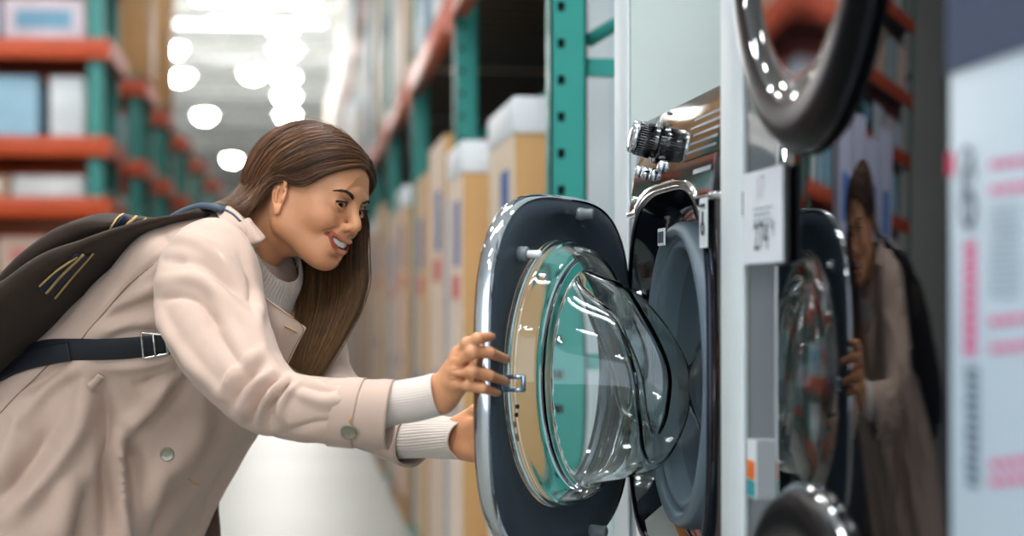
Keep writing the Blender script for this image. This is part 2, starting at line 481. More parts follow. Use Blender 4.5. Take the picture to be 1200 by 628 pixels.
        box('stretch_band', XR - .015, XR + .955, y - .005, y + d + .005, 3.882 + h * .4, 3.882 + h * .6, mat('goods_wrap_%d' % ((k + 5) % 10), cols[(k + 5) % 10], .5, var=.12, vscale=3), t, .03)
        y += d + .1; k += 1
    # dark blocks added at the rear as the rack's dark interior
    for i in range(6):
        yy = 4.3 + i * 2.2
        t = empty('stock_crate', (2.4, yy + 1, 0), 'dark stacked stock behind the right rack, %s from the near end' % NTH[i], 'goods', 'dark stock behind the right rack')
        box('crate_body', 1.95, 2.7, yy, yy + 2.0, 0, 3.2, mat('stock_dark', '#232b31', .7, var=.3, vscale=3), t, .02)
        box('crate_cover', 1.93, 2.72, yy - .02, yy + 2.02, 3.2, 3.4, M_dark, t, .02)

# left racks: rows across, seen end after end --------------------------
def left_rack(y, x1, x0, zs, label, height=4.6):
    t = empty('pallet_rack', ((x0 + x1) / 2, y, 0), label, 'rack')
    xs = [x1, x0] if x1 - x0 < 3.4 else [x1, (x0 + x1) / 2, x0]
    for x in xs:
        for dy in (0, .9):
            box('upright', x - .085, x, y + dy, y + dy + .08, 0, height, M_green, t)
        for z in [q for q in (.4, 1.1, 1.8, 2.6, 3.4) if q < height]: box('brace', x - .07, x - .03, y + .07, y + .92, z, z + .04, M_green, t)
    for z in zs:
        for dy in (-.05, .97):
            bm = bmesh.new(); box_bm(bm, x0 - .04, x1 + .02, y + dy, y + dy + .06, z - .06, z + .06, .006)
            bm_obj('beam', bm, M_orange, t, True, angle=40)
        box('beam_end', x1 - .0, x1 + .05, y - .06, y + .99, z - .055, z + .055, M_orange, t)
        box('shelf_deck', x0, x1, y, y + .97, z + .045, z + .058, M_dark, t)
    return t
def shade(c):
    r, g, b = (int(c[i:i + 2], 16) for i in (1, 3, 5))
    if max(r, g, b) < 80: return 'black'
    if r - b > 40: return 'tan' if g - b > 20 else 'pink'
    if r - b > 14: return 'cream'
    if b - r > 24: return 'light blue'
    if b - r > 8: return 'pale blue'
    return 'white' if min(r, g, b) > 205 else 'grey'
def good(name, x0, x1, y0, y1, z0, z1, c, label, group, band=None):
    m = mat('stock_' + c.strip('#'), c, .5, var=.12, vscale=5)
    if band:
        t = empty(name, ((x0 + x1) / 2, (y0 + y1) / 2, z0), label, 'goods', group)
        box('box_body', x0, x1, y0, y1, z0, z1, m, t, .01)
        box('box_label', x0 + (x1 - x0) * .15, x1 - (x1 - x0) * .15, y0 - .006, y0 - .001, z0 + (z1 - z0) * .3, z0 + (z1 - z0) * .72, mat('stock_' + band.strip('#'), band, .5, var=.12, vscale=5), t)
        return t
    o = box(name, x0, x1, y0, y1, z0, z1, m, None, .01); tag(o, label, 'goods', group); return o
if want('racks'):
    ends = [(11, 120), (13.4, 164), (15.7, 191), (18.3, 214), (21.4, 234), (25.2, 252), (30, 270)]
    nth = ['nearest', 'second', 'third', 'fourth', 'fifth', 'sixth', 'farthest']
    for i, (y, px) in enumerate(ends):
        x1 = P(px, 300, y).x
        x0 = x1 - (4.6 if i == 0 else 2.8)
        zs = [P(100, q, 11).z for q in (58, 172, 243)] + [1.25, .7, .16, 3.15, 3.8]
        if i == 1: zs = [P(150, q, 13.4).z for q in (103, 197)] + [1.6, 1.0, .3]
        if i > 1: zs = [P(150, q, 13.4).z for q in (103, 197)] + [1.6, 1.0, .3]
        left_rack(y, x1, x0, zs, 'green and orange pallet rack, %s of the rows on the left of the aisle' % nth[i], 4.6 if i == 0 else max(zs) + .1)
        zz = sorted(zs)
        for k, z in enumerate(zz):
            top = (zz[k + 1] - .13) if k + 1 < len(zz) else z + .9
            x = x1 - .12; j = 0
            if i > 0 and z > 2.5: x = x1 + .04; top = z + (1.25 if i < 3 else .5)
            if i > 2 and z > 2.5: continue
            while x > x0 + .5:
                wd = random.uniform(.32, .5) if i == 0 else random.uniform(.4, .8)
                if i == 0 and x - wd < (x1 + x0) / 2 + .02 and x > (x1 + x0) / 2 - .1: x = (x1 + x0) / 2 - .12
                wd = min(wd, x - x0 - .03); h = (top - z - .06) * random.uniform(.72, .98)
                if i == 0 and abs(z - zz[4]) < 1e-6:      # light blue stack
                    c = ['#dfe3e4', '#9cc4d6', '#8dbdd2', '#b4d3df', '#23282c', '#dde2e4', '#9cc4d6', '#d0d6d8', '#b0c8d0'][j % 9]; wd = min([.2, .3, .3, .22, .12, .3, .3, .4, .3][j % 9], x - x0 - .03); h = (top - z - .06) * .96
                elif i == 0 and abs(z - zz[5]) < 1e-6:
                    c = ['#d9c9cf', '#c9d6e4', '#d98f92', '#dfe4e8', '#14171a', '#c4d0d8'][j % 6]
                elif i in (1, 2) and z > 2.5:
                    c = ['#b88d58', '#a87d4a', '#b98f5c'][j % 3]; h = (top - z - .06) * .98
                    if z < 3: wd = min(.5, x - x0 - .03)
                else:
                    c = ['#d6d9da', '#c4d2da', '#d4b8a4', '#e2e2de', '#9fb6bd', '#c9a98c', '#e0c9c0'][(j * 2 + k + i) % 7]
                good('stock_box', x - wd, x, y + .1, y + .85, z + (.105 if i > 0 and z > 2.5 else .059), z + .059 + h, c,
                     '%s box, %s from the aisle end, %s shelf up, %s rack on the left' % (shade(c), NTH[j], NTH[k], nth[i]), 'goods on the %s left rack' % nth[i], band=(None if i > 0 or j > 4 or k == 4 else ['#eceff0', '#6f9db5', '#d9837e', '#f2f2ef'][(j + k) % 4]))
                x -= wd + random.uniform(.02, .08); j += 1
    # far clutter closing the left end of the aisle
    for i in range(14):
        y = 36 + i * 4.5; x = -2.6 - random.uniform(0, 1.5)
        h = random.uniform(2, 4.2)
        o = good('goods_tower', x - 1.6, x, y, y + 1.4, 0, h, ['#a9b6b6', '#b79a80', '#8fa7a4', '#c2c6c6', '#a6553a', '#6f9a93'][i % 6], 'blurred tower of goods far down the left of the aisle, %s from the near end' % NTH[i], 'far goods towers on the left')
# ================================================================== display stall, washers
M_panelw = mat('stall_white', '#cfd6da', .55, var=.015)
M_stallface = mat('stall_face', '#c6d0cc', .6, var=.015)
XF = .54; K = 1.059
XT = XF + .006; T1 = PX(878, 300, XT).y
Y_near0, Y_near1 = T1 + .004, PX(847, 300, XF).y
Y_far0, Y_far1 = 2.86 * K, 2.975 * K
M_black = mat('gloss_black', '#04060a', .06, coat=1, spec=.6)
M_navy = mat('gloss_navy', '#0a0f1a', .12, coat=1)
M_chrome = mat('chrome', '#c9ccd2', .06, 1)
M_dchrome = mat('dark_chrome', '#34363f', .14, 1)
M_inner = mat('door_inner', '#434f59', .45, bump=.02, bscale=300)
M_rubber = mat('rubber_ring', '#5f6e79', .42)
M_drum = mat('drum_steel', '#2a3a44', .3, .6)
M_grey = mat('grey_plastic', '#6b7276', .5)
M_wplast = mat('white_plastic', '#e6e9ea', .4)
M_label = mat('label_white', '#cdd3d6', .6)
M_ink = mat('ink', '#1c2630', .7)
def glass_mat(name, col, rough=0.0, ior=1.48):
    m = bpy.data.materials.new(name); m.use_nodes = True; nt = m.node_tree
    b = nt.nodes['Principled BSDF']
    b.inputs['Base Color'].default_value = (*col, 1); b.inputs['Transmission Weight'].default_value = 1
    b.inputs['Roughness'].default_value = rough; b.inputs['IOR'].default_value = ior
    return m
M_glass = glass_mat('bowl_glass', (.86, .96, .97))

def sq(n, a, b, e=4.0, k=96):
    """superellipse outline, angle sampled"""
    t = np.arange(k) * 2 * pi / k
    c, s = np.cos(t), np.sin(t)
    r = (np.abs(c / a) ** e + np.abs(s / b) ** e) ** (-1 / e)
    return np.stack([r * c, r * s], -1) * K
def rect_ring(y0, y1, z0, z1, cy, cz, k=96):
    t = np.arange(k) * 2 * pi / k; out = []
    for a in t:
        c, s = cos(a), sin(a)
        tx = ((y1 - cy) / c if c > 1e-9 else (y0 - cy) / c if c < -1e-9 else 1e9)
        tz = ((z1 - cz) / s if s > 1e-9 else (z0 - cz) / s if s < -1e-9 else 1e9)
        r = min(tx, tz); out.append((r * c, r * s))
    return np.array(out)

if want('wash'):
    for (y0, y1, lab) in ((Y_near0, Y_near1, 'white display partition between the open washer and the black washer tower'),
                          (Y_far0, Y_far1, 'pale display partition behind the open washer, beside the green upright')):
        t = empty('display_partition', (.9, (y0 + y1) / 2, 0), lab, 'partition')
        box('partition_panel', XF + .004, 1.3, y0, y1, .06, 2.7, M_stallface, t)
        box('edge_strip', XF - .003, XF + .004, y0 - .002, y1 + .002, .06, 2.7, M_panelw, t, .004)
        box('kick_plate', XF + .0, 1.3, y0 + .005, y1 - .005, 0, .06, M_grey, t)
    # plinth
    Zb, Zt = .43, 1.2 + .267 * K
    W0, W1 = Y_near1 + .012, Y_far0 - .012
    t = empty('display_plinth', (.9, 2.55, 0), 'white plinth carrying the open washer between the partitions', 'plinth')
    box('plinth_body', XF + .03, 1.25, W0, W1, .08, Zb, M_panelw, t, .006)
    box('kick_board', XF + .06, 1.25, W0 + .01, W1 - .01, 0, .08, M_grey, t)

    # ---------------- the open washer
    cy, cz = 2.548 * K, 1.2 - .112 * K
    ws = empty('washing_machine', (.85, 2.55, Zb), 'glossy black front loading washer with its round door swung open', 'washing machine')
    box('cabinet', XF + .05, 1.2, W0, W1, Zb + .03, Zt - .012, M_navy, ws, .012)
    for sx in (.62, 1.1):
        for sy in (W0 + .06, W1 - .06):
            v, f = lathe_geo([(0, .028), (.012, .03), (.02, .015), (.04, .012)], (sx, sy, Zb), (0, 0, 1), 16); mesh_obj('foot', v, f, M_dark, ws)
    Zp = 1.2 + .120 * K                                          # lower edge of the control panel
    def ring3(r2, x): return np.stack([np.broadcast_to(x, (len(r2),)), cy + r2[:, 0], cz + r2[:, 1]], -1)
    RR = rect_ring(W0, W1, Zb + .03, Zp + .06, cy, cz)
    RR2 = rect_ring(W0 + .012, W1 - .012, Zb + .04, Zp + .055, cy, cz)
    S1 = sq(0, .287, .262, 3.6); S2 = sq(0, .279, .254, 3.6); S3 = sq(0, .270, .245, 3.6)
    C1 = sq(0, .219, .219, 2); 
    v, f = loft([ring3(RR, XF + .06), ring3(RR, XF + .012), ring3(RR2, XF), ring3(S1, XF - .003)])
    o = mesh_obj('front_panel', v, f, M_black, ws); sharp(o, 50)
    # door recess
    v, f = loft([ring3(S2, XF - .002), ring3(S3, XF + .03), ring3(sq(0, .262, .238, 3.4), XF + .042), ring3(C1, XF + .045), ring3(C1 * .97, XF + .05)])
    o = mesh_obj('door_recess', v, f, M_navy, ws); sharp(o, 50)
    v, f = loft([ring3(S1, XF - .003), ring3(S1 * .995, XF - .008), ring3(S2 * 1.012, XF - .008), ring3(S2, XF - .002)])
    mesh_obj('recess_trim', v, f, M_dchrome, ws)
    # gasket: folded rubber rings
    prof = [(.216, .047), (.214, .018), (.208, .008), (.199, .006), (.193, .012), (.190, .022), (.184, .016), (.178, .018), (.175, .03), (.172, .07)]
    v, f = loft([ring3(sq(0, r, r, 2), XF + x) for r, x in prof]); mesh_obj('door_gasket', v, f, M_rubber, ws)
    prof = [(.172, .07), (.235, .09), (.245, .4), (.24, .42), (.02, .43)]
    v, f = loft([ring3(sq(0, r, r, 2), XF + x) for r, x in prof], False, True); o = mesh_obj('drum', v, f, M_drum, ws); sharp(o, 40)
    for k in range(3):
        a = R(20 + 120 * k); bm = bmesh.new(); box_bm(bm, XF + .12, XF + .38, -.03, .03, -.235, -.17, .015)
        bmesh.ops.rotate(bm, verts=bm.verts, cent=(0, 0, 0), matrix=Matrix.Rotation(a, 3, 'X')); bmesh.ops.translate(bm, verts=bm.verts, vec=(0, cy, cz))
        bm_obj('paddle', bm, M_drum, o, True)
    # control panel: slanted, slightly bulged, mirror dark
    def panel_x(z): 
        u = np.clip((z - Zp) / (Zt - Zp), 0, 1); return XF - .006 + .028 * u ** 1.5
    rows = []; NY = 90
    ysamp = np.linspace(W0, W1, NY); e = np.clip(np.minimum(ysamp - W0, W1 - ysamp) / .03, 0, 1)
    arch = cz + .2665 * K * np.clip(1 - np.abs((ysamp - cy) / (.2915 * K)) ** 3.6, 0, 1) ** (1 / 3.6)
    zlow = np.maximum(Zp + .004, arch)
    for q in np.linspace(0, 1, 14):
        zz = zlow + (Zt - zlow) * q
        rows.append(np.stack([panel_x(zz) + .02 * (1 - np.sqrt(1 - (1 - e) ** 2)), ysamp, zz], -1))
    rows.insert(0, np.stack([np.full(NY, XF + .03), rows[0][:, 1], rows[0][:, 2] - .002], -1))
    top = rows[-1].copy(); top[:, 0] += .012; top[:, 2] += .004; rows.append(top)
    top2 = top.copy(); top2[:, 0] = 1.19; rows.append(top2)
    v, f = loft(rows, closed=False); cp = mesh_obj('control_panel', v, f, mat('panel_mirror', '#1b1d22', .07, .75, coat=.4), ws); sharp(cp, 40)
    v, f = loft([np.stack([rows[1][:, 0] - .001, rows[1][:, 1], rows[1][:, 2] + dz], -1) + np.array([dx, 0, 0]) for dz, dx in ((-.006, .004), (-.006, -.003), (.003, -.003), (.003, .004))], closed=False)
    mesh_obj('panel_trim', v, f, M_chrome, cp)
    def on_panel(px, py, off=0):
        p = PX(px, py, XF)
        for _ in range(6): p = PX(px, py, panel_x(p.z) - off)
        return np.array(p)
    # dial
    nrm = np.array([-1, 0, .25]); nrm /= np.linalg.norm(nrm)
    p = on_panel(773, 168)
    v, f = lathe_geo([(0, .033), (.005, .033), (.007, .027), (.010, .026), (.036, .024), (.038, .0245)], p, nrm, 40, True, True); dl = mesh_obj('dial', v, f, M_black, cp); sharp(dl, 35)
    # knurled grip
    g = []
    for k in range(40):
        a = 2 * pi * k / 40; ax = nrm; u = np.cross(ax, [0, 1, 0]); u /= np.linalg.norm(u); w_ = np.cross(ax, u)
        c = p + (np.cos(a) * u + np.sin(a) * w_) * .026
        g.append(tube_geo([c + ax * .012, c + ax * .036], .0013, 5))
    v, f = merge(g); mesh_obj('dial_grip', v, f, M_black, dl)
    v, f = lathe_geo([(0.036, .0255), (.042, .026), (.046, .024), (.047, .014), (.047, .001)], p, nrm, 40, True, True); mesh_obj('dial_cap', v, f, M_chrome, dl)
    # program marks round the dial
    for k in range(5):
        a = R(-60 + 30 * k); q = on_panel(773, 168) + np.array([0, -cos(a) * .050, sin(a) * .050]); q[0] = panel_x(q[2]) - .002
        box('program_mark', q[0] - .002, q[0] + .002, q[1] - .010, q[1] + .002, q[2] - .0014, q[2] + .0014, M_grey, cp)
    for (px, py) in ((750, 202), (758, 204), (768, 205), (777, 196)):
        q = on_panel(px, py); v, f = lathe_geo([(-.004, .010), (.005, .010), (.008, .008), (.008, .001)], q, nrm, 24); mesh_obj('button', v, f, M_chrome, cp)
    # display window
    ya, yb = PX(843, 110, XF).y, PX(800, 130, XF).y
    def pslab(name, y0, y1, z0, z1, off, m, par):
        zz = np.linspace(z0, z1, 8); rr = []
        for z in zz: rr.append([(panel_x(z) - off, y0, z), (panel_x(z) - off, y1, z)])
        v, f = loft([np.array(r_) for r_ in rr], closed=False); return mesh_obj(name, v, f, m, par)
    scr = pslab('display_window', ya, yb, 1.2 + .178 * K, 1.2 + .246 * K, .0016, mat('display_glass', '#20262c', .03, .5, coat=1), cp)
    for k in range(5):
        pslab('display_text', ya + .02, yb - .02 - .015 * (k % 3), 1.2 + (.186 + k * .011) * K, 1.2 + (.189 + k * .011) * K, .0024, mat('display_dim', '#6f7d88', .4), scr)
    pslab('printed_name', PX(836, 200, XF).y, PX(815, 205, XF).y, 1.2 + .156 * K, 1.2 + .162 * K, .0014, mat('dim_print', '#7b8391', .4, .3), cp)
    # stickers
    q = PX(823, 262, XF - .012)
    st = box('sticker', XF - .011, XF - .0095, q.y - .022, q.y + .022, q.z - .032, q.z + .034, M_label, ws, label='small white sticker with a dark icon')
    v, f = lathe_geo([(0, .010), (0.001, .010), (.001, .006), (0, .006)], (XF - .0115, q.y, q.z - .006), (-1, 0, 0), 20, False, False); mesh_obj('icon', v, f, M_ink, st)
    box('icon', XF - .0125, XF - .011, q.y - .003, q.y + .003, q.z - .002, q.z + .016, M_ink, st)
    box('printed_line', XF - .0125, XF - .011, q.y - .014, q.y + .014, q.z + .022, q.z + .026, M_ink, st)
    # tag on the gasket
    q = PX(776, 280, XF + .004); st = box('sticker', XF + .002, XF + .004, q.y - .025, q.y + .025, q.z - .01, q.z + .016, M_label, ws, label='small white tag on the door seal')
    for k in range(4): box('printed_line', XF + .001, XF + .002, q.y - .02 + .011 * k, q.y - .015 + .011 * k, q.z - .006, q.z + .011, M_ink, st)
    # curved sticker below the opening
    a = np.linspace(R(232), R(268), 16)
    def arc(r, x): return np.stack([np.full(16, x), cy - r * K * np.cos(a), cz + r * K * np.sin(a)], -1)
    v, f = loft([arc(.232, XF + .041), arc(.285, XF + .0)], closed=False)
    st = mesh_obj('sticker', v, f, mat('sticker_grey', '#a9aaa4', .6), ws, label='curved grey sticker below the drum with an orange band')
    v, f = loft([arc(.233, XF + .0385), arc(.243, XF + .031)], closed=False); mesh_obj('orange_band', v, f, mat('sticker_orange', '#b06a2a', .6), st)
    # hinge screw
    q = PX(757, 345, XF + .02); v, f = lathe_geo([(0, .008), (.012, .008), (.016, .005), (.02, .005)], q, (-1, 0, .0), 12); mesh_obj('hinge_screw', v, f, M_chrome, ws)

    # ---------------- the door (a part of the washer), swung open
    PHI = R(31)
    H = np.array([XF - .012, Y_far0 - .045 * K, cz])                    # hinge axis
    U = np.array([-sin(PHI), -cos(PHI), 0]); N = np.array([cos(PHI), -sin(PHI), 0]); Zv = np.array([0, 0, 1.])
    DW, DH = .262, .252
    DC = H + U * (DW - .022) * K
    def d3(r2, n): return DC + r2[:, :1] * U + r2[:, 1:2] * Zv + np.asarray(n).reshape(-1, 1) * N
    def dp(u, v_, n): return DC + u * U + v_ * Zv + n * N
    E = 3.3
    def S(k): return sq(0, DW * k, DH * k, E)
    def Cc(r): return sq(0, r, r, 2)
    v, f = loft([d3(S(.975), 0.0), d3(S(.955), .003), d3(Cc(.212) * .0 + S(.90), .003), d3(sq(0, .228, .226, 2.3), .002), d3(Cc(.206), -.010), d3(Cc(.190), -.011), d3(Cc(.188), -.020), d3(S(.93), -.020)])
    door = mesh_obj('door', v, f, M_inner, ws); sharp(door, 45)
    v, f = loft([d3(S(.976), .0), d3(S(.985), .002), d3(S(1.0), -.003), d3(S(1.004), -.007), d3(S(1.003), -.017), d3(S(.99), -.023), d3(S(.95), -.026), d3(S(.93), -.020)])
    o = mesh_obj('chrome_rim', v, f, M_chrome, door); sharp(o, 50)
    v, f = loft([d3(S(.95), -.026), d3(S(.86), -.028), d3(Cc(.20), -.028), d3(Cc(.188), -.026), d3(Cc(.188), -.020)])
    o = mesh_obj('outer_ring', v, f, M_black, door); sharp(o, 50)
    # bowl: polar height field
    nr, na = 90, 192
    rr = np.concatenate([[.183, .184, .1835], np.linspace(.182, .003, nr)])
    ang = np.arange(na) * 2 * pi / na
    def sm(x, a, b):
        t_ = np.clip((x - a) / (b - a), 0, 1); return t_ * t_ * (3 - 2 * t_)
    def height(u, v_):
        r = np.hypot(u, v_)
        rim = .030 * sm(r, .184, .166) ** .6
        # nose: leaning block, blunt at the lower end
        sl = .046 + .066 * sm(v_, .16, -.02) - .012 * sm(v_, -.05, -.14)
        w_ = np.hypot(u / .135, (v_ + .005) / .148)
        nose = sl * sm(w_, 1.04, .80)
        # finger-deep dished flank on the free-edge side
        dish = -.046 * sm(np.hypot((u - .030) / .058, (v_ - .030) / .112), 1.0, .72)
        return rim + nose + dish
    rings = []
    for i, r in enumerate(rr):
        u, v_ = r * np.cos(ang), r * np.sin(ang)
        n = height(u, v_) if i > 2 else np.full(na, [-.012, -.004, .002][i])
        rings.append(dp(0, 0, 0) + K * ((u - .006)[:, None] * U + v_[:, None] * Zv + n[:, None] * N))
    v, f = loft(rings, False, True)
    gb = mesh_obj('glass_bowl', v, f, M_glass, door); solidify(gb, .007, -1)
    # pins, bumper, hook, latch
    def door_uv(px, py):
        d = np.array(ray(px, py)); c = np.array(CAM); tt = ((DC - c) @ N) / (d @ N); q = c + d * tt - DC
        return q @ U, q @ Zv
    u, v_ = door_uv(607, 298); b0 = dp(u, v_, 0)
    v, f = lathe_geo([(0, .011), (.014, .011), (.016, .009)], b0, N, 20); o = mesh_obj('strike_pin', v, f, M_grey, door)
    v, f = lathe_geo([(.014, .0055), (.034, .0055), (.036, .004)], b0, N, 16); mesh_obj('pin_tip', v, f, M_wplast, o)
    u, v_ = door_uv(676, 251); b0 = dp(u, v_, 0)
    v, f = lathe_geo([(0, .010), (.010, .010), (.011, .008), (.026, .008), (.028, .006)], b0, N, 16); mesh_obj('bumper', v, f, M_grey, door)
    u, v_ = door_uv(690, 622); b0 = dp(u, v_, 0)
    v, f = lathe_geo([(0, .010), (.012, .010), (.028, .009), (.03, .006)], b0, N, 16); mesh_obj('bumper', v, f, M_grey, door)
    u, v_ = door_uv(590, 449)
    g = [tube_geo([dp(u, v_ + .009, 0), dp(u, v_ + .009, .02), dp(u - .003, v_ + .009, .03)], .003, 8), tube_geo([dp(u, v_ - .009, 0), dp(u, v_ - .009, .02), dp(u - .003, v_ - .009, .03)], .003, 8),
         tube_geo([dp(u - .003, v_ + .011, .029), dp(u - .003, v_ - .011, .029)], .0035, 8), lathe_geo([(0, .013), (.003, .013), (.004, .011)], dp(u, v_, 0), N, 16)]
    v, f = merge(g); mesh_obj('latch_hook', v, f, mat('latch_steel', '#8fa6b8', .25, .8), door)
    for (px, py) in ((603, 486), (604, 476)):
        u, v_ = door_uv(px, py); v, f = lathe_geo([(-.002, .003), (.0015, .0035), (.002, .002)], dp(u, v_, .003), N, 10); mesh_obj('screw', v, f, M_dark, door)
    # hinge arm
    for dz in (.07, -.07):
        bm = bmesh.new(); box_bm(bm, XF - .03, XF + .045, Y_far0 - .062, Y_far0 - .03, cz + dz - .02, cz + dz + .02, .004); bm_obj('hinge', bm, M_dchrome, ws, True)

    # ---------------- black washer tower
    T0 = PX(1113, 300, XT).y; T1 -= .002
    XF_ = XF; XF = XT
    tw = empty('washer_tower', (.9, 1.78, 0), 'tall glossy black washer tower with two round doors reflecting the woman', 'washing machine')
    box('tower_body', XF, 1.2, T0, T1, .04, 2.02, M_black, tw, .01)
    for sx in (.6, 1.1):
        for sy in (T0 + .06, T1 - .06):
            v, f = lathe_geo([(0, .03), (.01, .032), (.02, .015), (.045, .012)], (sx, sy, 0), (0, 0, 1), 16); mesh_obj('foot', v, f, M_dark, tw)
    M_smoke = mat('smoked_glass', '#0a0d12', .02, coat=1, spec=.9, ior=1.7)
    for (zc, nm) in ((1.2 + .415 * K, 'upper'), (1.2 - .465 * K, 'lower')):
        yc = 1.93
        prof = [(.285, 0), (.285, .010), (.276, .022), (.258, .026), (.232, .022)]
        def t3(r, d): 
            a_ = np.arange(96) * 2 * pi / 96
            return np.stack([np.full(96, XF - .003 - d), yc + r * np.cos(a_), zc + r * np.sin(a_)], -1)
        v, f = loft([t3(r, d) for r, d in prof]); dr = mesh_obj('round_door', v, f, mat('door_black', '#040508', .3, spec=.12), tw)
        v, f = loft([t3(r, d) for r, d in ((.232, .022), (.229, .013), (.2, .010), (.12, .007), (.01, .006))], False, True); mesh_obj('door_glass', v, f, M_smoke, dr)
        v, f = loft([t3(r, d) for r, d in ((.2855, .001), (.289, .003), (.289, .007), (.2835, .010))]); mesh_obj('chrome_rim', v, f, M_chrome if nm == 'lower' else M_dchrome, dr)
    # control strip between the doors
    box('front_glass', XF - .003, XF, T0 + .003, T1 - .003, .10, 2.0, mat('front_glass', '#04060a', .025, spec=.5, ior=1.55), tw, .001)
    q = PX(882, 548, XF); q.y = min(q.y, T1 - .026)
    st = box('sticker', XF - .005, XF - .003, q.y - .02, q.y + .02, q.z - .035, q.z + .035, M_label, tw, label='small pale sticker with an orange middle')
    box('orange_band', XF - .006, XF - .005, q.y - .019, q.y + .019, q.z - .012, q.z + .010, mat('sticker_vivid', '#d2691e', .5), st)
    box('teal_band', XF - .006, XF - .005, q.y - .019, q.y + .019, q.z - .033, q.z - .014, mat('sticker_teal', '#2a8b92', .5), st)

    XF = XF_
    # ---------------- price card held on the partition edge
    XC = XT - .010
    a0, a1 = PX(876, 205, XC), PX(917, 198, XC)
    zt, zb2 = PX(900, 197, XC).z, PX(900, 308, XC).z
    pc = empty('price_card', (XC + .002, (a0.y + a1.y) / 2, zb2), 'white price card in a dark holder between the partition and the washer tower', 'sign')
    box('holder', XC + .001, XC + .005, a1.y - .014, a0.y + .02, zb2, zt, M_dark, pc, .002)
    box('holder_clip', XC + .002, XC + .008, a0.y + .03, a0.y + .05, zt - .05, zt - .02, M_dark, pc)
    cd = box('card', XC - .0005, XC + .001, a1.y, a0.y + .02, zb2, zt, mat('price_paper', '#d4d9df', .6), pc)
    yc = (a0.y + a1.y) / 2
    text_on('price_digits', '274', .046, (XC - .0012, yc + .012, zb2 + .030), (0, -1, 0), (0, 0, 1), M_ink, cd)
    text_on('price_digits', '9', .026, (XC - .0012, yc - .042, zb2 + .038), (0, -1, 0), (0, 0, 1), M_ink, cd)
    text_on('printed_heading', '17', .04, (XC - .0012, yc + .015, zt - .022), (0, -1, 0), (0, 0, 1), mat('faded_ink', '#b7a8b4', .7), cd)
    for k in range(4):
        box('printed_line', XC - .0012, XC - .0006, yc - .04 + .012 * (k % 2), yc + .05, zt - .046 - .007 * k, zt - .044 - .007 * k, mat('card_grey', '#9aa5ae', .7), cd)

    # ---------------- printed board at the right edge
    b1, b0 = PX(1113, 300, XF).y - .004, .95
    bd = empty('printed_board', (XF + .02, 1.2, 0), 'white printed board with pink lettering and navy header at the right edge', 'sign')
    box('board_panel', XF - .002, XF + .03, b0, b1, .03, 2.0, mat('board_white', '#b4c6d4', .5), bd, .003)
    box('board_base', XF - .01, XF + .2, b0, b1, 0, .03, M_grey, bd)
    zh = PX(1113, 88, XF).z
    box('header', XF - .004, XF - .002, b0, b1, zh, 2.0, mat('board_navy', '#2a3c58', .5), bd)
    pink = mat('board_pink', '#d04a86', .6); gtx = mat('board_grey', '#5b6b7c', .6); mag = mat('board_magenta', '#c2204f', .6)
    def bar(nm, px0, px1, py0, py1, m):
        A, B = PX(px0, py0, XF), PX(px1, py1, XF); zc0 = PX((px0 + px1) / 2, py0, XF).z; zc1 = PX((px0 + px1) / 2, py1, XF).z
        return box(nm, XF - .0028, XF - .002, A.y, B.y, zc0, zc1, m, bd)
    bar('header_mark', 1165, 1196, 2, 14, mag); 
    for k in range(5): bar('header_letter', 1128 + k * 8, 1133 + k * 8, 18 - k, 33 - k, mat('header_grey', '#8d98a8', .6))
    bar('side_mark', 1113, 1121, 180, 205, mag)
    # rotated lettering running down the strip
    A = PX(1138, 192, XF); text_on('big_letter', 'C', .05, (XF - .0045, A.y, A.z), (0, 0, -1), (0, -1, 0), gtx, bd)
    A = PX(1140, 232, XF); text_on('big_letter', '6', .085, (XF - .0045, A.y, A.z), (0, -1, 0), (0, 0, 1), gtx, bd)
    for k in range(9): bar('vertical_letter', 1133 + (k % 2), 1147, 284 + k * 15, 295 + k * 15, pink)
    for k in range(12): bar('vertical_letter', 1135 + (k % 3), 1150, 430 + k * 12, 439 + k * 12, gtx)
    for (y_, c) in ((188, pink), (218, pink), (372, pink), (404, pink), (540, pink), (560, pink)):
        for k in range(4): bar('text_word', 1164 + k * 13, 1174 + k * 13, y_ - k * 1.5, y_ + 9 - k * 1.5, c)
    for k in range(14): bar('fine_print', 1163, 1199, 240 + k * 8, 242.5 + k * 8, mat('fine_grey', '#93a4b2', .6))
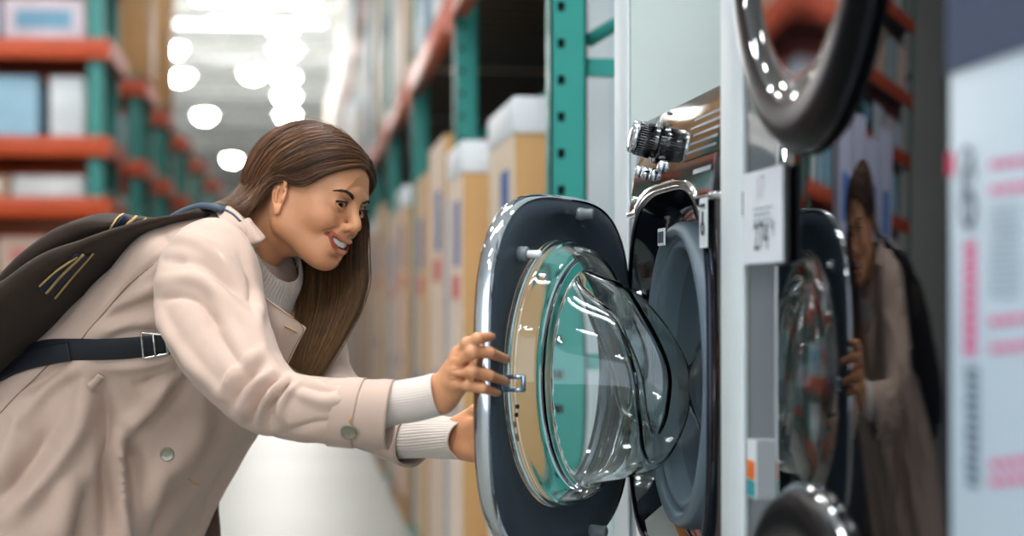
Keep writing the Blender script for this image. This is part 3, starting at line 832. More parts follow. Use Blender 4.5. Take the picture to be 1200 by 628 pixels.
# ================================================================== implicit-surface modelling
class Grid:
    def __init__(s, lo, hi, h):
        s.lo = np.array(lo, dtype=np.float32); s.h = h
        s.n = np.ceil((np.array(hi) - np.array(lo)) / h).astype(int) + 1
        s.V = np.full(s.n, .2, dtype=np.float32)
    def win(s, lo, hi):
        a = np.clip(np.floor((np.array(lo) - s.lo) / s.h).astype(int), 0, s.n)
        b = np.clip(np.ceil((np.array(hi) - s.lo) / s.h).astype(int) + 1, 0, s.n)
        if (b <= a).any(): return None
        ax = [s.lo[i] + s.h * np.arange(a[i], b[i], dtype=np.float32) for i in range(3)]
        return tuple(slice(a[i], b[i]) for i in range(3)), ax
    def put(s, fn, lo, hi, k, op='add', pad=None):
        pad = (k + 3 * s.h) if pad is None else pad
        w = s.win(np.array(lo) - pad, np.array(hi) + pad)
        if w is None: return
        sl, (x, y, z) = w
        d = fn(x[:, None, None], y[None, :, None], z[None, None, :]).astype(np.float32)
        v = s.V[sl]
        if op == 'add':
            m = np.minimum(v, d)
            if k > 0: h = np.maximum(k - np.abs(v - d), 0) / k; m = m - h * h * k * .25
        elif op == 'sub':
            m = np.maximum(v, -d)
            if k > 0: h = np.maximum(k - np.abs(v + d), 0) / k; m = m + h * h * k * .25
        s.V[sl] = m
    def ell(s, c, r, k=.01, op='add', rot=None):
        c = np.array(c, dtype=float); r = np.array(r, dtype=float)
        M = np.eye(3) if rot is None else np.array(rot)          # rows: local axes
        def fn(x, y, z):
            p = (x - c[0], y - c[1], z - c[2])
            q = [M[i, 0] * p[0] + M[i, 1] * p[1] + M[i, 2] * p[2] for i in range(3)]
            k0 = np.sqrt(sum((q[i] / r[i]) ** 2 for i in range(3)) + 1e-12)
            k1 = np.sqrt(sum((q[i] / r[i] ** 2) ** 2 for i in range(3)) + 1e-12)
            return k0 * (k0 - 1) / k1
        e = np.abs(M).T @ r if rot is not None else r
        s.put(fn, c - e, c + e, k, op)
    def cone(s, a, b, ra, rb, k=.01, op='add', flat=None):
        a = np.array(a, dtype=float); b = np.array(b, dtype=float); d = b - a; L2 = d @ d + 1e-12
        def fn(x, y, z):
            px, py, pz = x - a[0], y - a[1], z - a[2]
            t = np.clip((px * d[0] + py * d[1] + pz * d[2]) / L2, 0, 1)
            qx, qy, qz = px - t * d[0], py - t * d[1], pz - t * d[2]
            if flat is not None:                                  # (axis, factor): squash along an axis
                ax, fc = flat; dot = qx * ax[0] + qy * ax[1] + qz * ax[2]
                q2 = qx * qx + qy * qy + qz * qz + dot * dot * (1 / fc ** 2 - 1)
                return (np.sqrt(q2) - (ra + (rb - ra) * t)) * min(1, max(fc, .6))
            return np.sqrt(qx * qx + qy * qy + qz * qz) - (ra + (rb - ra) * t)
        m = max(ra, rb); s.put(fn, np.minimum(a, b) - m, np.maximum(a, b) + m, k, op)
    def chain(s, pts, rads, k=.01, op='add', n=None, flat=None):
        pts = np.array(pts, dtype=float); rads = np.array(rads, dtype=float)
        if n:
            q = catmull(np.hstack([pts, rads[:, None]]), n); pts, rads = q[:, :3], q[:, 3]
        for i in range(len(pts) - 1): s.cone(pts[i], pts[i + 1], rads[i], rads[i + 1], k if (i == 0 or op == 'sub') else max(k * .6, .001), op, flat)
    def extract(s):
        V = s.V; n = V.shape
        ins = V < 0
        # cells
        c = np.zeros((n[0] - 1, n[1] - 1, n[2] - 1), dtype=np.uint8)
        for i in (0, 1):
            for j in (0, 1):
                for k in (0, 1):
                    c += ins[i:n[0] - 1 + i, j:n[1] - 1 + j, k:n[2] - 1 + k]
        act = (c > 0) & (c < 8)
        idx = np.full(c.shape, -1, dtype=np.int64); ii = np.argwhere(act); idx[act] = np.arange(len(ii))
        acc = np.zeros((len(ii), 3)); cnt = np.zeros(len(ii))
        off = [(i, j, k) for i in (0, 1) for j in (0, 1) for k in (0, 1)]
        for a in off:
            for ax in range(3):
                if a[ax] == 1: continue
                b = list(a); b[ax] = 1
                va = V[ii[:, 0] + a[0], ii[:, 1] + a[1], ii[:, 2] + a[2]]; vb = V[ii[:, 0] + b[0], ii[:, 1] + b[1], ii[:, 2] + b[2]]
                m = (va < 0) != (vb < 0); t = np.where(m, va / np.where(m, va - vb, 1), 0)
                p = np.array(a, dtype=float)[None] + np.zeros((len(ii), 3)); p[:, ax] += t
                acc[m] += p[m]; cnt[m] += 1
        vert = (ii + acc / np.maximum(cnt, 1)[:, None]) * s.h + s.lo
        F = []
        for ax in range(3):
            o1, o2 = [(1, 2), (2, 0), (0, 1)][ax]
            sl0 = [slice(None)] * 3; sl1 = [slice(None)] * 3
            sl0[ax] = slice(0, n[ax] - 1); sl1[ax] = slice(1, n[ax])
            A = ins[tuple(sl0)]; B = ins[tuple(sl1)]
            e = np.argwhere(A != B)
            e = e[(e[:, o1] > 0) & (e[:, o2] > 0) & (e[:, o1] < n[o1] - 1) & (e[:, o2] < n[o2] - 1)]
            flip = A[e[:, 0], e[:, 1], e[:, 2]]
            def cell(d1, d2):
                q = e.copy(); q[:, o1] += d1; q[:, o2] += d2; return idx[q[:, 0], q[:, 1], q[:, 2]]
            q = np.stack([cell(-1, -1), cell(0, -1), cell(0, 0), cell(-1, 0)], -1)
            q = np.where(flip[:, None], q, q[:, ::-1])
            F.append(q)
        F = np.concatenate(F)
        F = F[(F >= 0).all(1)]
        return vert, F
def relax(v, F, it=1, lam=.5):
    F = np.asarray(F); n = len(v)
    for _ in range(it):
        acc = np.zeros_like(v); c = np.zeros(n)
        for i in range(F.shape[1]):
            a, b = F[:, i], F[:, (i + 1) % F.shape[1]]
            np.add.at(acc, a, v[b]); np.add.at(c, a, 1); np.add.at(acc, b, v[a]); np.add.at(c, b, 1)
        v = v + lam * (acc / np.maximum(c, 1)[:, None] - v)
    return v
def drop_islands(v, F):
    """keep the largest connected piece"""
    F = np.asarray(F); lab = np.arange(len(v))
    while True:
        m = lab[F].min(1); new = lab.copy()
        for i in range(F.shape[1]): np.minimum.at(new, F[:, i], m)
        new = new[new]
        if (new == lab).all(): break
        lab = new
    u, c = np.unique(lab[F[:, 0]], return_counts=True); keep = u[c.argmax()]
    F = F[lab[F[:, 0]] == keep]; used = np.unique(F); mp = np.full(len(v), -1); mp[used] = np.arange(len(used))
    return v[used], mp[F]
def set_tint(o, cols, name='tint'):
    a = o.data.color_attributes.new(name, 'FLOAT_COLOR', 'POINT')
    c = np.ones((len(o.data.vertices), 4), dtype=np.float32); c[:, :3] = cols; a.data.foreach_set('color', c.ravel())
# ================================================================== the woman: head
HO = np.array(P(366, 229.5, 2.95))                       # head origin, between the eyes' level
b_, p_, r_ = R(37), R(16), R(11.5); HS = .942; HW = .93
_f = np.array([cos(b_) * cos(p_), -sin(b_) * cos(p_), -sin(p_)])
_l = np.array([sin(b_), cos(b_), 0.]); _u = np.cross(_f, _l)
_l2 = _l * cos(r_) - _u * sin(r_); _u2 = np.cross(_f, _l2)
HM = np.stack([_f, _l2, _u2])                           # rows: forward, left, up
def H2W(p): return (np.asarray(p, dtype=float) * (1, HW, 1)) @ HM * HS + HO
def W2H(p): return (np.asarray(p, dtype=float) - HO) @ HM.T / HS / (1, HW, 1)
SKIN = np.array(hexc('#ca8e66'))
NECK_W = [np.array(P(322, 262, 2.975)), np.array(P(300, 285, 2.99)), np.array(P(280, 305, 3.0))]
EYE = np.array([.0725, .0312, 0.0]); ER = .0122
CAV = lambda s: [(.0915, 0, -.0643), (.0905, s * .012, -.0630), (.0875, s * .0200, -.0600), (.0840, s * .0258, -.0560)]
def build_head(h=.0014):
    g = Grid((-.125, -.095, -.175), (.13, .095, .125), h)
    S = (-1, 1)
    # skull and face masses
    g.ell((-.010, 0, .028), (.092, .072, .078), 0)
    g.ell((.026, 0, .036), (.060, .059, .056), .03)           # forehead
    g.ell((.026, 0, -.030), (.060, .0585, .070), .03)         # mid face
    for s in S:
        g.cone((.0, s * .050, -.058), (.062, s * .017, -.092), .017, .013, .028)      # jaw line
        g.cone((-.008, s * .054, -.03), (.0, s * .050, -.060), .018, .016, .03)       # ramus
        g.ell((.048, s * .044, -.026), (.027, .020, .022), .022)                     # cheekbone
        g.ell((.0625, s * .0375, -.034), (.0200, .0175, .0165), .014)                  # smiling cheek
    g.ell((.070, 0, -.092), (.0165, .019, .0135), .022)        # chin
    g.ell((.050, 0, -.080), (.032, .036, .026), .02)
    g.ell((.077, 0, -.058), (.0165, .029, .026), .018)         # muzzle
    g.ell((.080, 0, .020), (.0125, .042, .012), .018)          # brow
    # eye sockets
    for s in S:
        g.ell((.0925, s * .0335, -.001), (.0155, .019, .0125), .012, 'sub')
        g.ell((.092, s * .0145, .000), (.008, .006, .012), .010, 'sub')
    # lids over the eyeball
    for s in S:
        e = EYE * (1, s, 1)
        g.ell(e, (ER + .0022,) * 3, .006)
        g.chain([e + (.0085, -s * .0145, -.001), e + (.0148, -s * .004, .0050), e + (.0140, s * .007, .0052), e + (.0075, s * .0155, .0010)], [.0014, .0019, .0019, .0013], .003, n=9)   # upper lid fold
        g.chain([e + (.0085, -s * .0140, -.003), e + (.0136, -s * .003, -.0068), e + (.0126, s * .007, -.0060), e + (.0070, s * .0150, -.0005)], [.0013, .0018, .0018, .0012], .003, n=9)   # lower lid
    for s in S:
        e = EYE * (1, s, 1)
        g.ell(e + (.0125, 0, -.0014), (.0125, .0128, .0042), .0012, 'sub', rot=[[1, 0, 0], [0, cos(R(7)), s * sin(R(7))], [0, -s * sin(R(7)), cos(R(7))]])
    # nose
    g.chain([(.083, 0, .008), (.0905, 0, -.007), (.0990, 0, -.019), (.1040, 0, -.0265)], [.0085, .0068, .0070, .0078], .012, n=9)
    g.ell((.1035, 0, -.0285), (.0080, .0085, .0072), .006)
    g.cone((.100, 0, -.032), (.091, 0, -.042), .0050, .0046, .006)
    for s in S:
        g.ell((.0935, s * .0110, -.0330), (.0092, .0058, .0066), .006)
        g.ell((.0960, s * .0060, -.0392), (.0050, .0032, .0034), .002, 'sub')
        # smile fold
        g.chain([(.0900, s * .0200, -.035), (.0850, s * .0315, -.046), (.0745, s * .0415, -.058), (.0670, s * .0430, -.071)], [.0010, .0030, .0036, .0010], .005, 'sub', n=10)
    # mouth: lips round an open smile
    up = lambda s: [(.0975, 0, -.0545), (.0955, s * .010, -.0535), (.0905, s * .0205, -.0525), (.0810, s * .0300, -.0505)]
    lo = lambda s: [(.0925, 0, -.0750), (.0905, s * .010, -.0735), (.0890, s * .0205, -.0668), (.0810, s * .0300, -.0530)]
    g.ell((.0880, 0, -.0635), (.011, .0255, .0095), .004, 'sub')
    for s in S:
        g.ell((.0745, s * .0290, -.0540), (.008, .0055, .0030), .003, 'sub')
        g.chain(up(s), [.0036, .0038, .0032, .0018], .004, n=10)
        g.chain(lo(s), [.0048, .0048, .0036, .0018], .004, n=10)
    g.ell((.0860, 0, -.0635), (.0115, .0205, .0068), .002, 'sub')
    for s in S: g.chain(CAV(s), [.0062, .0056, .0042, .0020], .0015, 'sub', n=12)
    for s in S: g.chain(CAV(s), [.0060, .0054, .0040, .0018], .0010, 'sub', n=12)
    g.ell((.0890, 0, -.0860), (.005, .015, .0030), .010, 'sub')   # under the lip
    # ears
    for s in S:
        A = np.array([[.94, s * -.34, 0], [s * .34, .94, 0], [0, 0, 1]])
        tl = np.array([[cos(R(12)), 0, sin(R(12))], [0, 1, 0], [-sin(R(12)), 0, cos(R(12))]]) @ A.T
        c = np.array((-.009, s * .0775, -.019))
        g.ell(c, (.0155, .0055, .0255), .004, rot=tl)
        g.ell(c + (-.001, s * .0030, .002), (.0115, .0042, .0235), .003, 'sub', rot=tl)
        loc = lambda x, y, z: c + np.array((x, y, z)) @ tl
        g.chain([loc(.010, s * .003, .010), loc(.012, s * .0035, .019), loc(.002, s * .005, .0265), loc(-.011, s * .005, .022), loc(-.015, s * .004, .005), loc(-.010, s * .003, -.012), loc(-.003, s * .002, -.022)],
                [.0028, .0032, .0034, .0034, .0032, .0030, .003], .002, n=18)
        g.chain([loc(-.005, s * .003, .014), loc(-.0075, s * .0035, .002), loc(-.004, s * .003, -.010)], [.0026, .003, .0026], .003, n=8)
        g.ell(loc(.0015, s * .001, -.026), (.0085, .0048, .0095), .004, rot=tl)
        g.ell(loc(.0115, s * .002, -.006), (.0042, .0036, .0070), .003, rot=tl)
        g.ell(loc(.003, s * .003, -.003), (.0065, .0055, .009), .003, 'sub', rot=tl)
    # neck
    n0, n1, n2 = (W2H(q) for q in NECK_W)
    g.chain([(-.030, 0, -.035), (-.026, 0, -.06), n0, n1, n2], [.052, .050, .047, .051, .058], .022, n=9)
    g.cone((-.02, -.052, -.035), n1 + (.02, -.01, 0), .012, .010, .02)         # neck muscle
    v, F = g.extract(); v, F = drop_islands(v, F); v = relax(v, F, 1, .35)
    return v, F
def seg_dist(p, pts, n=24):
    q = catmull(np.array(pts), n); d = np.full(len(p), 9.)
    for i in range(n - 1):
        a, b = q[i], q[i + 1]; ab = b - a
        t = np.clip(((p - a) @ ab) / (ab @ ab + 1e-12), 0, 1)
        d = np.minimum(d, np.linalg.norm(p - a - t[:, None] * ab, axis=1))
    return d
def head_tint(v):
    c = np.tile(SKIN, (len(v), 1))
    sstep = lambda x, a, b: np.clip((x - a) / (b - a), 0, 1)
    ay = np.abs(v[:, 1]); w = np.stack([v[:, 0], ay, v[:, 2]], -1)
    lip = np.minimum(seg_dist(w, [(.0975, 0, -.0545), (.0955, .010, -.0535), (.0905, .0205, -.0525), (.0810, .0300, -.0505)]) - .0036,
                     seg_dist(w, [(.0925, 0, -.0750), (.0905, .010, -.0735), (.0890, .0205, -.0668), (.0810, .0300, -.0530)]) - .0046)
    m = 1 - sstep(lip, -.0002, .0014); LIP = np.array(hexc('#93402f'))
    c = c * (1 - m[:, None]) + LIP * m[:, None]
    # blush of the cheeks and nose tip, darker lid make-up
    m = .28 * np.exp(-((w - (.066, .042, -.034)) ** 2).sum(1) / .022 ** 2); c = c * (1 - m[:, None]) + np.array(hexc('#c2705a')) * m[:, None]
    e = w - (EYE + (.011, .001, .0075)); m = .75 * np.exp(-((e / (.010, .017, .0048)) ** 2).sum(1)); c = c * (1 - m[:, None]) + np.array(hexc('#74402f')) * m[:, None]
    # inside of the mouth
    m = ((seg_dist(w, CAV(1)) < .0072 - .12 * ay) & (lip > .0012)).astype(float) + ((w[:, 0] < .0835) & (w[:, 0] > .06) & (ay < .019) & (w[:, 2] > -.0712) & (w[:, 2] < -.0562)); m = np.minimum(m, 1)
    c = c * (1 - m[:, None]) + np.array(hexc('#5a2420')) * m[:, None]
    return c
M_skin = mat('skin', SKIN, .42, attr='tint', sss=.22, bump=.06, bscale=420, spec=.45)
M_eye = mat('eye_gloss', '#ffffff', .06, attr='tint', spec=.5)
M_teeth = mat('teeth', '#efe9df', .18, coat=.5)
M_brow = mat('brow_hair', '#2a1a12', .6)
def head_parts(par):
    # eyeballs turned towards the drum
    gz = np.array([.93, -.20, -.36]); gz /= np.linalg.norm(gz)
    for s in (-1, 1):
        c = EYE * (1, s, 1)
        v, f = lathe_geo([(-ER * HS * cos(a), ER * HS * sin(a) + 1e-5) for a in np.linspace(0, pi, 40)], H2W(c), gz @ HM, 40, True, True)
        o = mesh_obj('eyeball', v, f, M_eye, par)
        d = ((v - H2W(c)) @ HM.T) / (ER * HS) @ gz; ang = np.arccos(np.clip(d, -1, 1)) * ER
        col = np.where(ang[:, None] < .0026, np.array([.004, .003, .003]), np.where(ang[:, None] < .0068, np.array(hexc('#24130b')), np.array(hexc('#cfc6c0'))))
        set_tint(o, col)
        # upper lashes
        g = []
        e = c
        rim = catmull([e + (.0088, -s * .0150, -.0012), e + (.0146, -s * .004, .0044), e + (.0142, s * .007, .0046), e + (.0070, s * .0165, .0010)], 30)
        g.append(tube_geo(H2W(rim + (.0008, 0, -.0002)), np.linspace(.0010, .0019, 30), 6))
        for k in range(3, 30):
            a = rim[k]; L = .0035 + .004 * (k / 29)
            o2 = np.array([.9, s * (.15 + .5 * k / 29), .1]); o2 /= np.linalg.norm(o2)
            g.append(tube_geo(H2W([a, a + o2 * L * .6 + (0, 0, .0002), a + o2 * L + (0, 0, L * .45)]), [.00035, .0003, .0001], 4))
        v, f = merge(g); mesh_obj('eyelashes', v, f, M_brow, par)
        # brows: many short hairs along an arch
        arch = catmull([(.0905, s * .0135, .0145), (.0905, s * .024, .0190), (.0845, s * .036, .0215), (.0725, s * .0475, .0175)], 80)
        g = []
        rb = np.random.default_rng(3)
        for k in range(520):
            t_ = rb.random(); i = int(t_ * 79); a = arch[i] + np.array([0, 0, 1]) * np.clip(rb.normal(), -1.4, 1.4) * .0017 * (1.15 - .8 * t_)
            dr = np.array([-.25, s * .75, .55 * (1 - 1.5 * t_)]); dr /= np.linalg.norm(dr)
            g.append((a, dr, .0075 * (1 - .3 * t_)))
        PEND_BROWS.append((s, g))
PEND_BROWS = []
def teeth(par):
    g = []
    def arc(y): return .0918 - 14.0 * y * y           # front of the dental arch
    xs = [(-.0258, .0060), (-.0205, .0064), (-.0160, .0066), (-.0108, .0070), (-.0044, .0086), (.0044, .0086), (.0108, .0070), (.0160, .0066), (.0205, .0064), (.0258, .0060)]
    for i, (y, w_) in enumerate(xs):
        y *= 1.0; x = arc(y) - .001; n = np.array([1, 28 * y, 0]); n /= np.linalg.norm(n); t_ = np.array([-n[1], n[0], 0])
        hgt = [.0058, .0070, .0084, .0084, .0098][min(i, 9 - i)]
        c = np.array([x, y, -.0578 - hgt / 2 + 5.5 * y * y])
        bm = bmesh.new(); box_bm(bm, -.0035, .0018, -w_ / 2 + .0001, w_ / 2 - .0001, -hgt / 2, hgt / 2, .0016, 3)
        v = np.array([tuple(q.co) for q in bm.verts]); f = [tuple(q.index for q in fc.verts) for fc in bm.faces]; bm.free()
        v = c + v[:, :1] * n + v[:, 1:2] * t_ + v[:, 2:] * np.array([0, 0, 1.]); g.append((H2W(v), f))
    v, f = merge(g); mesh_obj('teeth', v, f, M_teeth, par)
# ================================================================== hands, body
BA = R(28)                                              # the way the body faces: towards +X and a little to the camera
LAT = np.array([sin(BA), cos(BA), 0.]); FWD = np.array([cos(BA), -sin(BA), 0.])
PHI_D = R(31); _H = np.array([XF - .012, Y_far0 - .045 * K, 1.2 - .112 * K]); DU = np.array([-sin(PHI_D), -cos(PHI_D), 0]); DN = np.array([cos(PHI_D), -sin(PHI_D), 0])
def on_door(px, py, off):
    """where the sight line meets the plane of the door's inner face, lifted by off"""
    d = np.array(ray(px, py)); c = np.array(CAM); o = _H + DN * off
    return c + d * (((o - c) @ DN) / (d @ DN))
W_R = [np.array(P(470, 473, 2.565)), np.array(P(513, 462, 2.545))]           # right forearm to wrist
W_L = [np.array(P(480, 511, 2.865)), np.array(P(526, 513, 2.79))]
def hand_right(h=.00125):
    lo = np.array(P(470, 520, 2.42)) - .02; 
    pts = [P(480, 400, 2.44), P(620, 380, 2.64), P(480, 500, 2.64), P(600, 490, 2.45)]
    lo = np.min([tuple(q) for q in pts], 0) - .005; hi = np.max([tuple(q) for q in pts], 0) + .01
    g = Grid(lo, hi, h); A = lambda x, y, Y: np.array(P(x, y, Y + .14))
    w0, w1 = A(492, 468, 2.415), A(513, 462, 2.405)
    dirw = (w1 - w0) / np.linalg.norm(w1 - w0)
    # wrist (wider than thick)
    g.cone(w0 - dirw * .03, A(518, 459, 2.402), .0215, .0215, 0, flat=((0, 1, 0), .78))
    mc = {'index': A(539, 416, 2.372), 'middle': A(538, 425, 2.366), 'ring': A(535, 437, 2.366), 'little': A(533, 449, 2.372)}
    # palm: a bundle of metacarpals
    for k, (y0, r0) in {'index': (452, .0135), 'middle': (458, .0140), 'ring': (464, .0138), 'little': (471, .0130)}.items():
        g.cone(A(517, y0, 2.402), mc[k] + np.array([0, .004, 0]), r0, {'index': .0108, 'middle': .0108, 'ring': .0102, 'little': .0098}[k], .012)
    g.cone(A(519, 470, 2.404), A(536, 456, 2.385), .0150, .0115, .012)         # heel on the little-finger side
    g.cone(A(519, 450, 2.412), A(534, 432, 2.408), .0145, .0125, .012)         # thumb side of the palm
    F = {'index': [(548, 403, 2.352), (560, 396.5, 2.362), (574, 394.5)],
         'middle': [(553, 413, 2.345), (573, 413, 2.360), (592, 420.5)],
         'ring': [(553, 435.5, 2.345), (573, 440, 2.360), (591, 446.5)],
         'little': [(548, 451.5, 2.353), (565, 455, 2.366), (581, 460)]}
    rad = {'index': (.0098, .0086, .0078, .0064), 'middle': (.0100, .0088, .0079, .0066), 'ring': (.0096, .0085, .0077, .0064), 'little': (.0086, .0075, .0069, .0058)}
    nails = []
    for k in F:
        tip = on_door(F[k][2][0], F[k][2][1], .0095); dipx = F[k][1]
        dip = (A(*dipx) + on_door(dipx[0], dipx[1], .015)) / 2
        pth = [mc[k], A(*F[k][0]), dip, tip]; r = rad[k]
        g.cone(pth[0], pth[1], r[0], r[1], .006); g.cone(pth[1], pth[2], r[1], r[2], .003); g.cone(pth[2], pth[3], r[2], r[3], .003)
        g.ell(pth[1] + np.array([0, -.0004, .0]), (r[1] * 1.02,) * 3, .004)                  # knuckle
        g.ell(mc[k] + np.array([0, -.0006, .0005]), (rad[k][0] * 1.0,) * 3, .010)
        d = (tip - dip) / np.linalg.norm(tip - dip); nails.append((tip, d, r[3]))
    # thumb: leaves the side of the palm near its base and closes behind the door edge
    th = [A(522, 449, 2.415), A(534, 432, 2.425), A(541, 421, 2.440), A(549, 415, 2.446)]
    g.cone(th[0], th[1], .0150, .0115, .010); g.cone(th[1], th[2], .0115, .0098, .004); g.cone(th[2], th[3], .0098, .0074, .003)
    # web creases between the knuckles
    ks = list(F)
    for a, b in zip(ks, ks[1:]):
        q = (mc[a] + mc[b]) / 2 + np.array([.011, -.0115, 0]); g.ell(q, (.008, .0024, .0016), .010, 'sub')
    v, F_ = g.extract(); v, F_ = drop_islands(v, F_); v = relax(v, F_, 1, .35)
    return v, F_, nails
def hand_left(h=.0015):
    A = lambda x, y, Y: np.array(P(x, y, Y))
    OD = lambda u, v_, off: _H + DU * (.24 + u) + np.array([0, 0, v_]) - DN * off      # on the outer face of the door
    w1 = W_L[1]; w0 = W_L[0]; dirw = (w1 - w0) / np.linalg.norm(w1 - w0)
    tips = {'index': OD(.135, -.070, .036), 'middle': OD(.125, -.090, .036), 'ring': OD(.128, -.110, .036), 'little': OD(.140, -.127, .036)}
    mid = (w1 + tips['middle']) / 2
    side = np.cross(dirw, [1, 0, 0]); up = np.array([0, 0, 1.])
    pts = np.array([w1 - dirw * .04] + list(tips.values())); lo = pts.min(0) - .06; hi = pts.max(0) + .06
    g = Grid(lo, hi, h)
    g.cone(w1 - dirw * .035, w1 + dirw * .006, .0205, .0215, 0)
    base = w1 + dirw * .012
    for i, k in enumerate(tips):
        off = (.024, .008, -.008, -.023)[i]
        m = base + dirw * .062 + up * off + np.array([-.004, -.004, 0]); b0 = base + up * off * .6
        g.cone(b0, m, .0135, .0105, .012)
        t = tips[k]; ax = (t - m); L = np.linalg.norm(ax)
        bow = np.array([-.006, -.010, .0])
        p1 = m + ax * .45 + bow * 1.6; p2 = m + ax * .76 + bow
        r = .0096 if k != 'little' else .0084
        g.cone(m, p1, r, r * .9, .006); g.cone(p1, p2, r * .9, r * .82, .003); g.cone(p2, t, r * .82, r * .66, .003)
    th0 = base + up * .020 + np.array([.008, -.006, 0]); th1 = th0 + dirw * .028 + up * .020 + np.array([.006, 0, 0]); th2 = OD(.158, -.050, .037)
    g.cone(th0, th1, .0155, .0115, .010); g.cone(th1, (th1 + th2) / 2 + np.array([-.004, -.003, .003]), .0115, .0098, .004); g.cone((th1 + th2) / 2 + np.array([-.004, -.003, .003]), th2, .0098, .0074, .003)
    g.cone(base + up * -.012, base + dirw * .045 + up * -.02, .016, .012, .012)
    v, F_ = g.extract(); v, F_ = drop_islands(v, F_); v = relax(v, F_, 1, .35)
    return v, F_
HIP = np.array(P(70, 505, 3.15))
LEG = {-1: [HIP - LAT * .085, np.array([-.425, 3.03, .50]), np.array([-.47, 3.02, .09])],
       1: [HIP + LAT * .085, np.array([-.32, 3.20, .50]), np.array([-.36, 3.20, .09])]}
def build_trunk(h=.010):
    lo = np.array([-.65, 2.3, 0.]); hi = np.array([.40, 3.45, 1.42])
    g = Grid(lo, hi, h)
    n2 = NECK_W[2]; mid = lambda k: (np.array(P(*TORSO[k][0], TORSO[k][2])) + np.array(P(*TORSO[k][1], TORSO[k][2]))) / 2
    spine = [n2, mid(2) * .6 + mid(3) * .4 , mid(4), mid(5), HIP]
    for i, (a, b, ra, rb) in enumerate([(spine[0], spine[1], .052, .070), (spine[1], spine[2], .074, .088), (spine[2], spine[3], .088, .092), (spine[3], spine[4], .088, .098)]):
        g.cone(a, b, ra, rb, 0 if i == 0 else .03)
    g.cone(NECK_W[0], n2, .046, .052, .02)
    for S, w in ((SLEEVE_R, W_R), (SLEEVE_L, W_L)):
        cs = [(np.array(P(*q[0], q[2])) + np.array(P(*q[1], q[2]))) / 2 for q in S][2:]
        g.cone(spine[1], cs[0], .052, .040, .03)
        pts = cs[:-1] + [w[0] - (w[1] - w[0]) * .45, w[0], w[1]]; rr = list(np.linspace(.040, .027, len(cs) - 1)) + [.0235, .0225, .0215]
        for i in range(len(pts) - 1): g.cone(pts[i], pts[i + 1], rr[i], rr[i + 1], .012)
    for s in (-1, 1):
        a, b, c = LEG[s]
        g.cone(a, b, .078, .054, .05); g.cone(b, b * .6 + c * .4, .050, .052, .02); g.cone(b * .6 + c * .4, c, .052, .034, .02)
        g.cone(c, c + FWD * .11 + np.array([0, 0, -.06]), .032, .026, .02); g.cone(c + np.array([0, 0, -.05]) - FWD * .02, c + FWD * .12 + np.array([0, 0, -.063]), .03, .024, .02)
    v, F = g.extract(); v, F = drop_islands(v, F); v = relax(v, F, 2, .5)
    return v, F
def cut_mesh(v, F, p, n):
    """drop everything on the far side of a plane, within reach of p; leaves one open loop"""
    d = (v - p) @ n; near = np.linalg.norm(v - p, axis=1) < .16
    kill = (d > 0) & near; keep = ~kill[F].any(1); F = F[keep]
    return drop_islands(v, F)
def open_loops(F):
    e = {}
    for f in F:
        for i in range(len(f)):
            a, b = int(f[i]), int(f[(i + 1) % len(f)]); k = (min(a, b), max(a, b)); e[k] = e.get(k, 0) + 1
    nb = {}
    for (a, b), c in e.items():
        if c == 1: nb.setdefault(a, []).append(b); nb.setdefault(b, []).append(a)
    loops, seen = [], set()
    for s in nb:
        if s in seen: continue
        L = [s]; seen.add(s); cur = s
        while True:
            nx = [q for q in nb[cur] if q not in seen]
            if not nx: break
            cur = nx[0]; seen.add(cur); L.append(cur)
        loops.append(L)
    return loops
def zip_loops(v, A, B):
    """triangles between two closed loops of different counts"""
    ca, cb = v[A].mean(0), v[B].mean(0); ax = cb - ca; ax /= np.linalg.norm(ax)
    ref = np.array([0, 0, 1.]) if abs(ax[2]) < .9 else np.array([1., 0, 0]); u = ref - ax * (ref @ ax); u /= np.linalg.norm(u); w = np.cross(ax, u)
    def order(L, c):
        q = v[L] - c; a = np.arctan2(q @ w, q @ u)
        if np.sum(np.diff(np.unwrap(np.append(a, a[0])))) < 0: L = L[::-1]; a = a[::-1]
        i = int(np.argmin(a)); return list(L[i:]) + list(L[:i]), np.unwrap(np.concatenate([a[i:], a[:i]]))
    A, aa = order(list(A), ca); B, ab = order(list(B), cb)
    aa = np.append(aa, aa[0] + 2 * pi); ab = np.append(ab, ab[0] + 2 * pi); A = A + [A[0]]; B = B + [B[0]]
    i = j = 0; T = []
    while i < len(A) - 1 or j < len(B) - 1:
        if j >= len(B) - 1 or (i < len(A) - 1 and aa[i + 1] <= ab[j + 1]): T.append((A[i], A[i + 1], B[j])); i += 1
        else: T.append((A[i], B[j + 1], B[j])); j += 1
    return T
def nail_geo(tip, d, r):
    view = np.array(CAM) - tip; view /= np.linalg.norm(view)
    n = view * .6 + DN * .4; n -= d * (n @ d); n /= np.linalg.norm(n); s = np.cross(d, n); rings = []
    for i, a in enumerate(np.linspace(-1, 1, 9)):
        row = []
        for j, b in enumerate(np.linspace(-1, 1, 9)):
            wd = .88 * (1 - .25 * max(0, b) ** 3); an = a * wd * .78
            row.append(tip + d * (-.0006 + b * .0046) + (s * sin(an) + n * cos(an)) * (r + .00045) * (1.0 - .02 * b))
        rings.append(np.array(row))
    return loft(rings, closed=False)
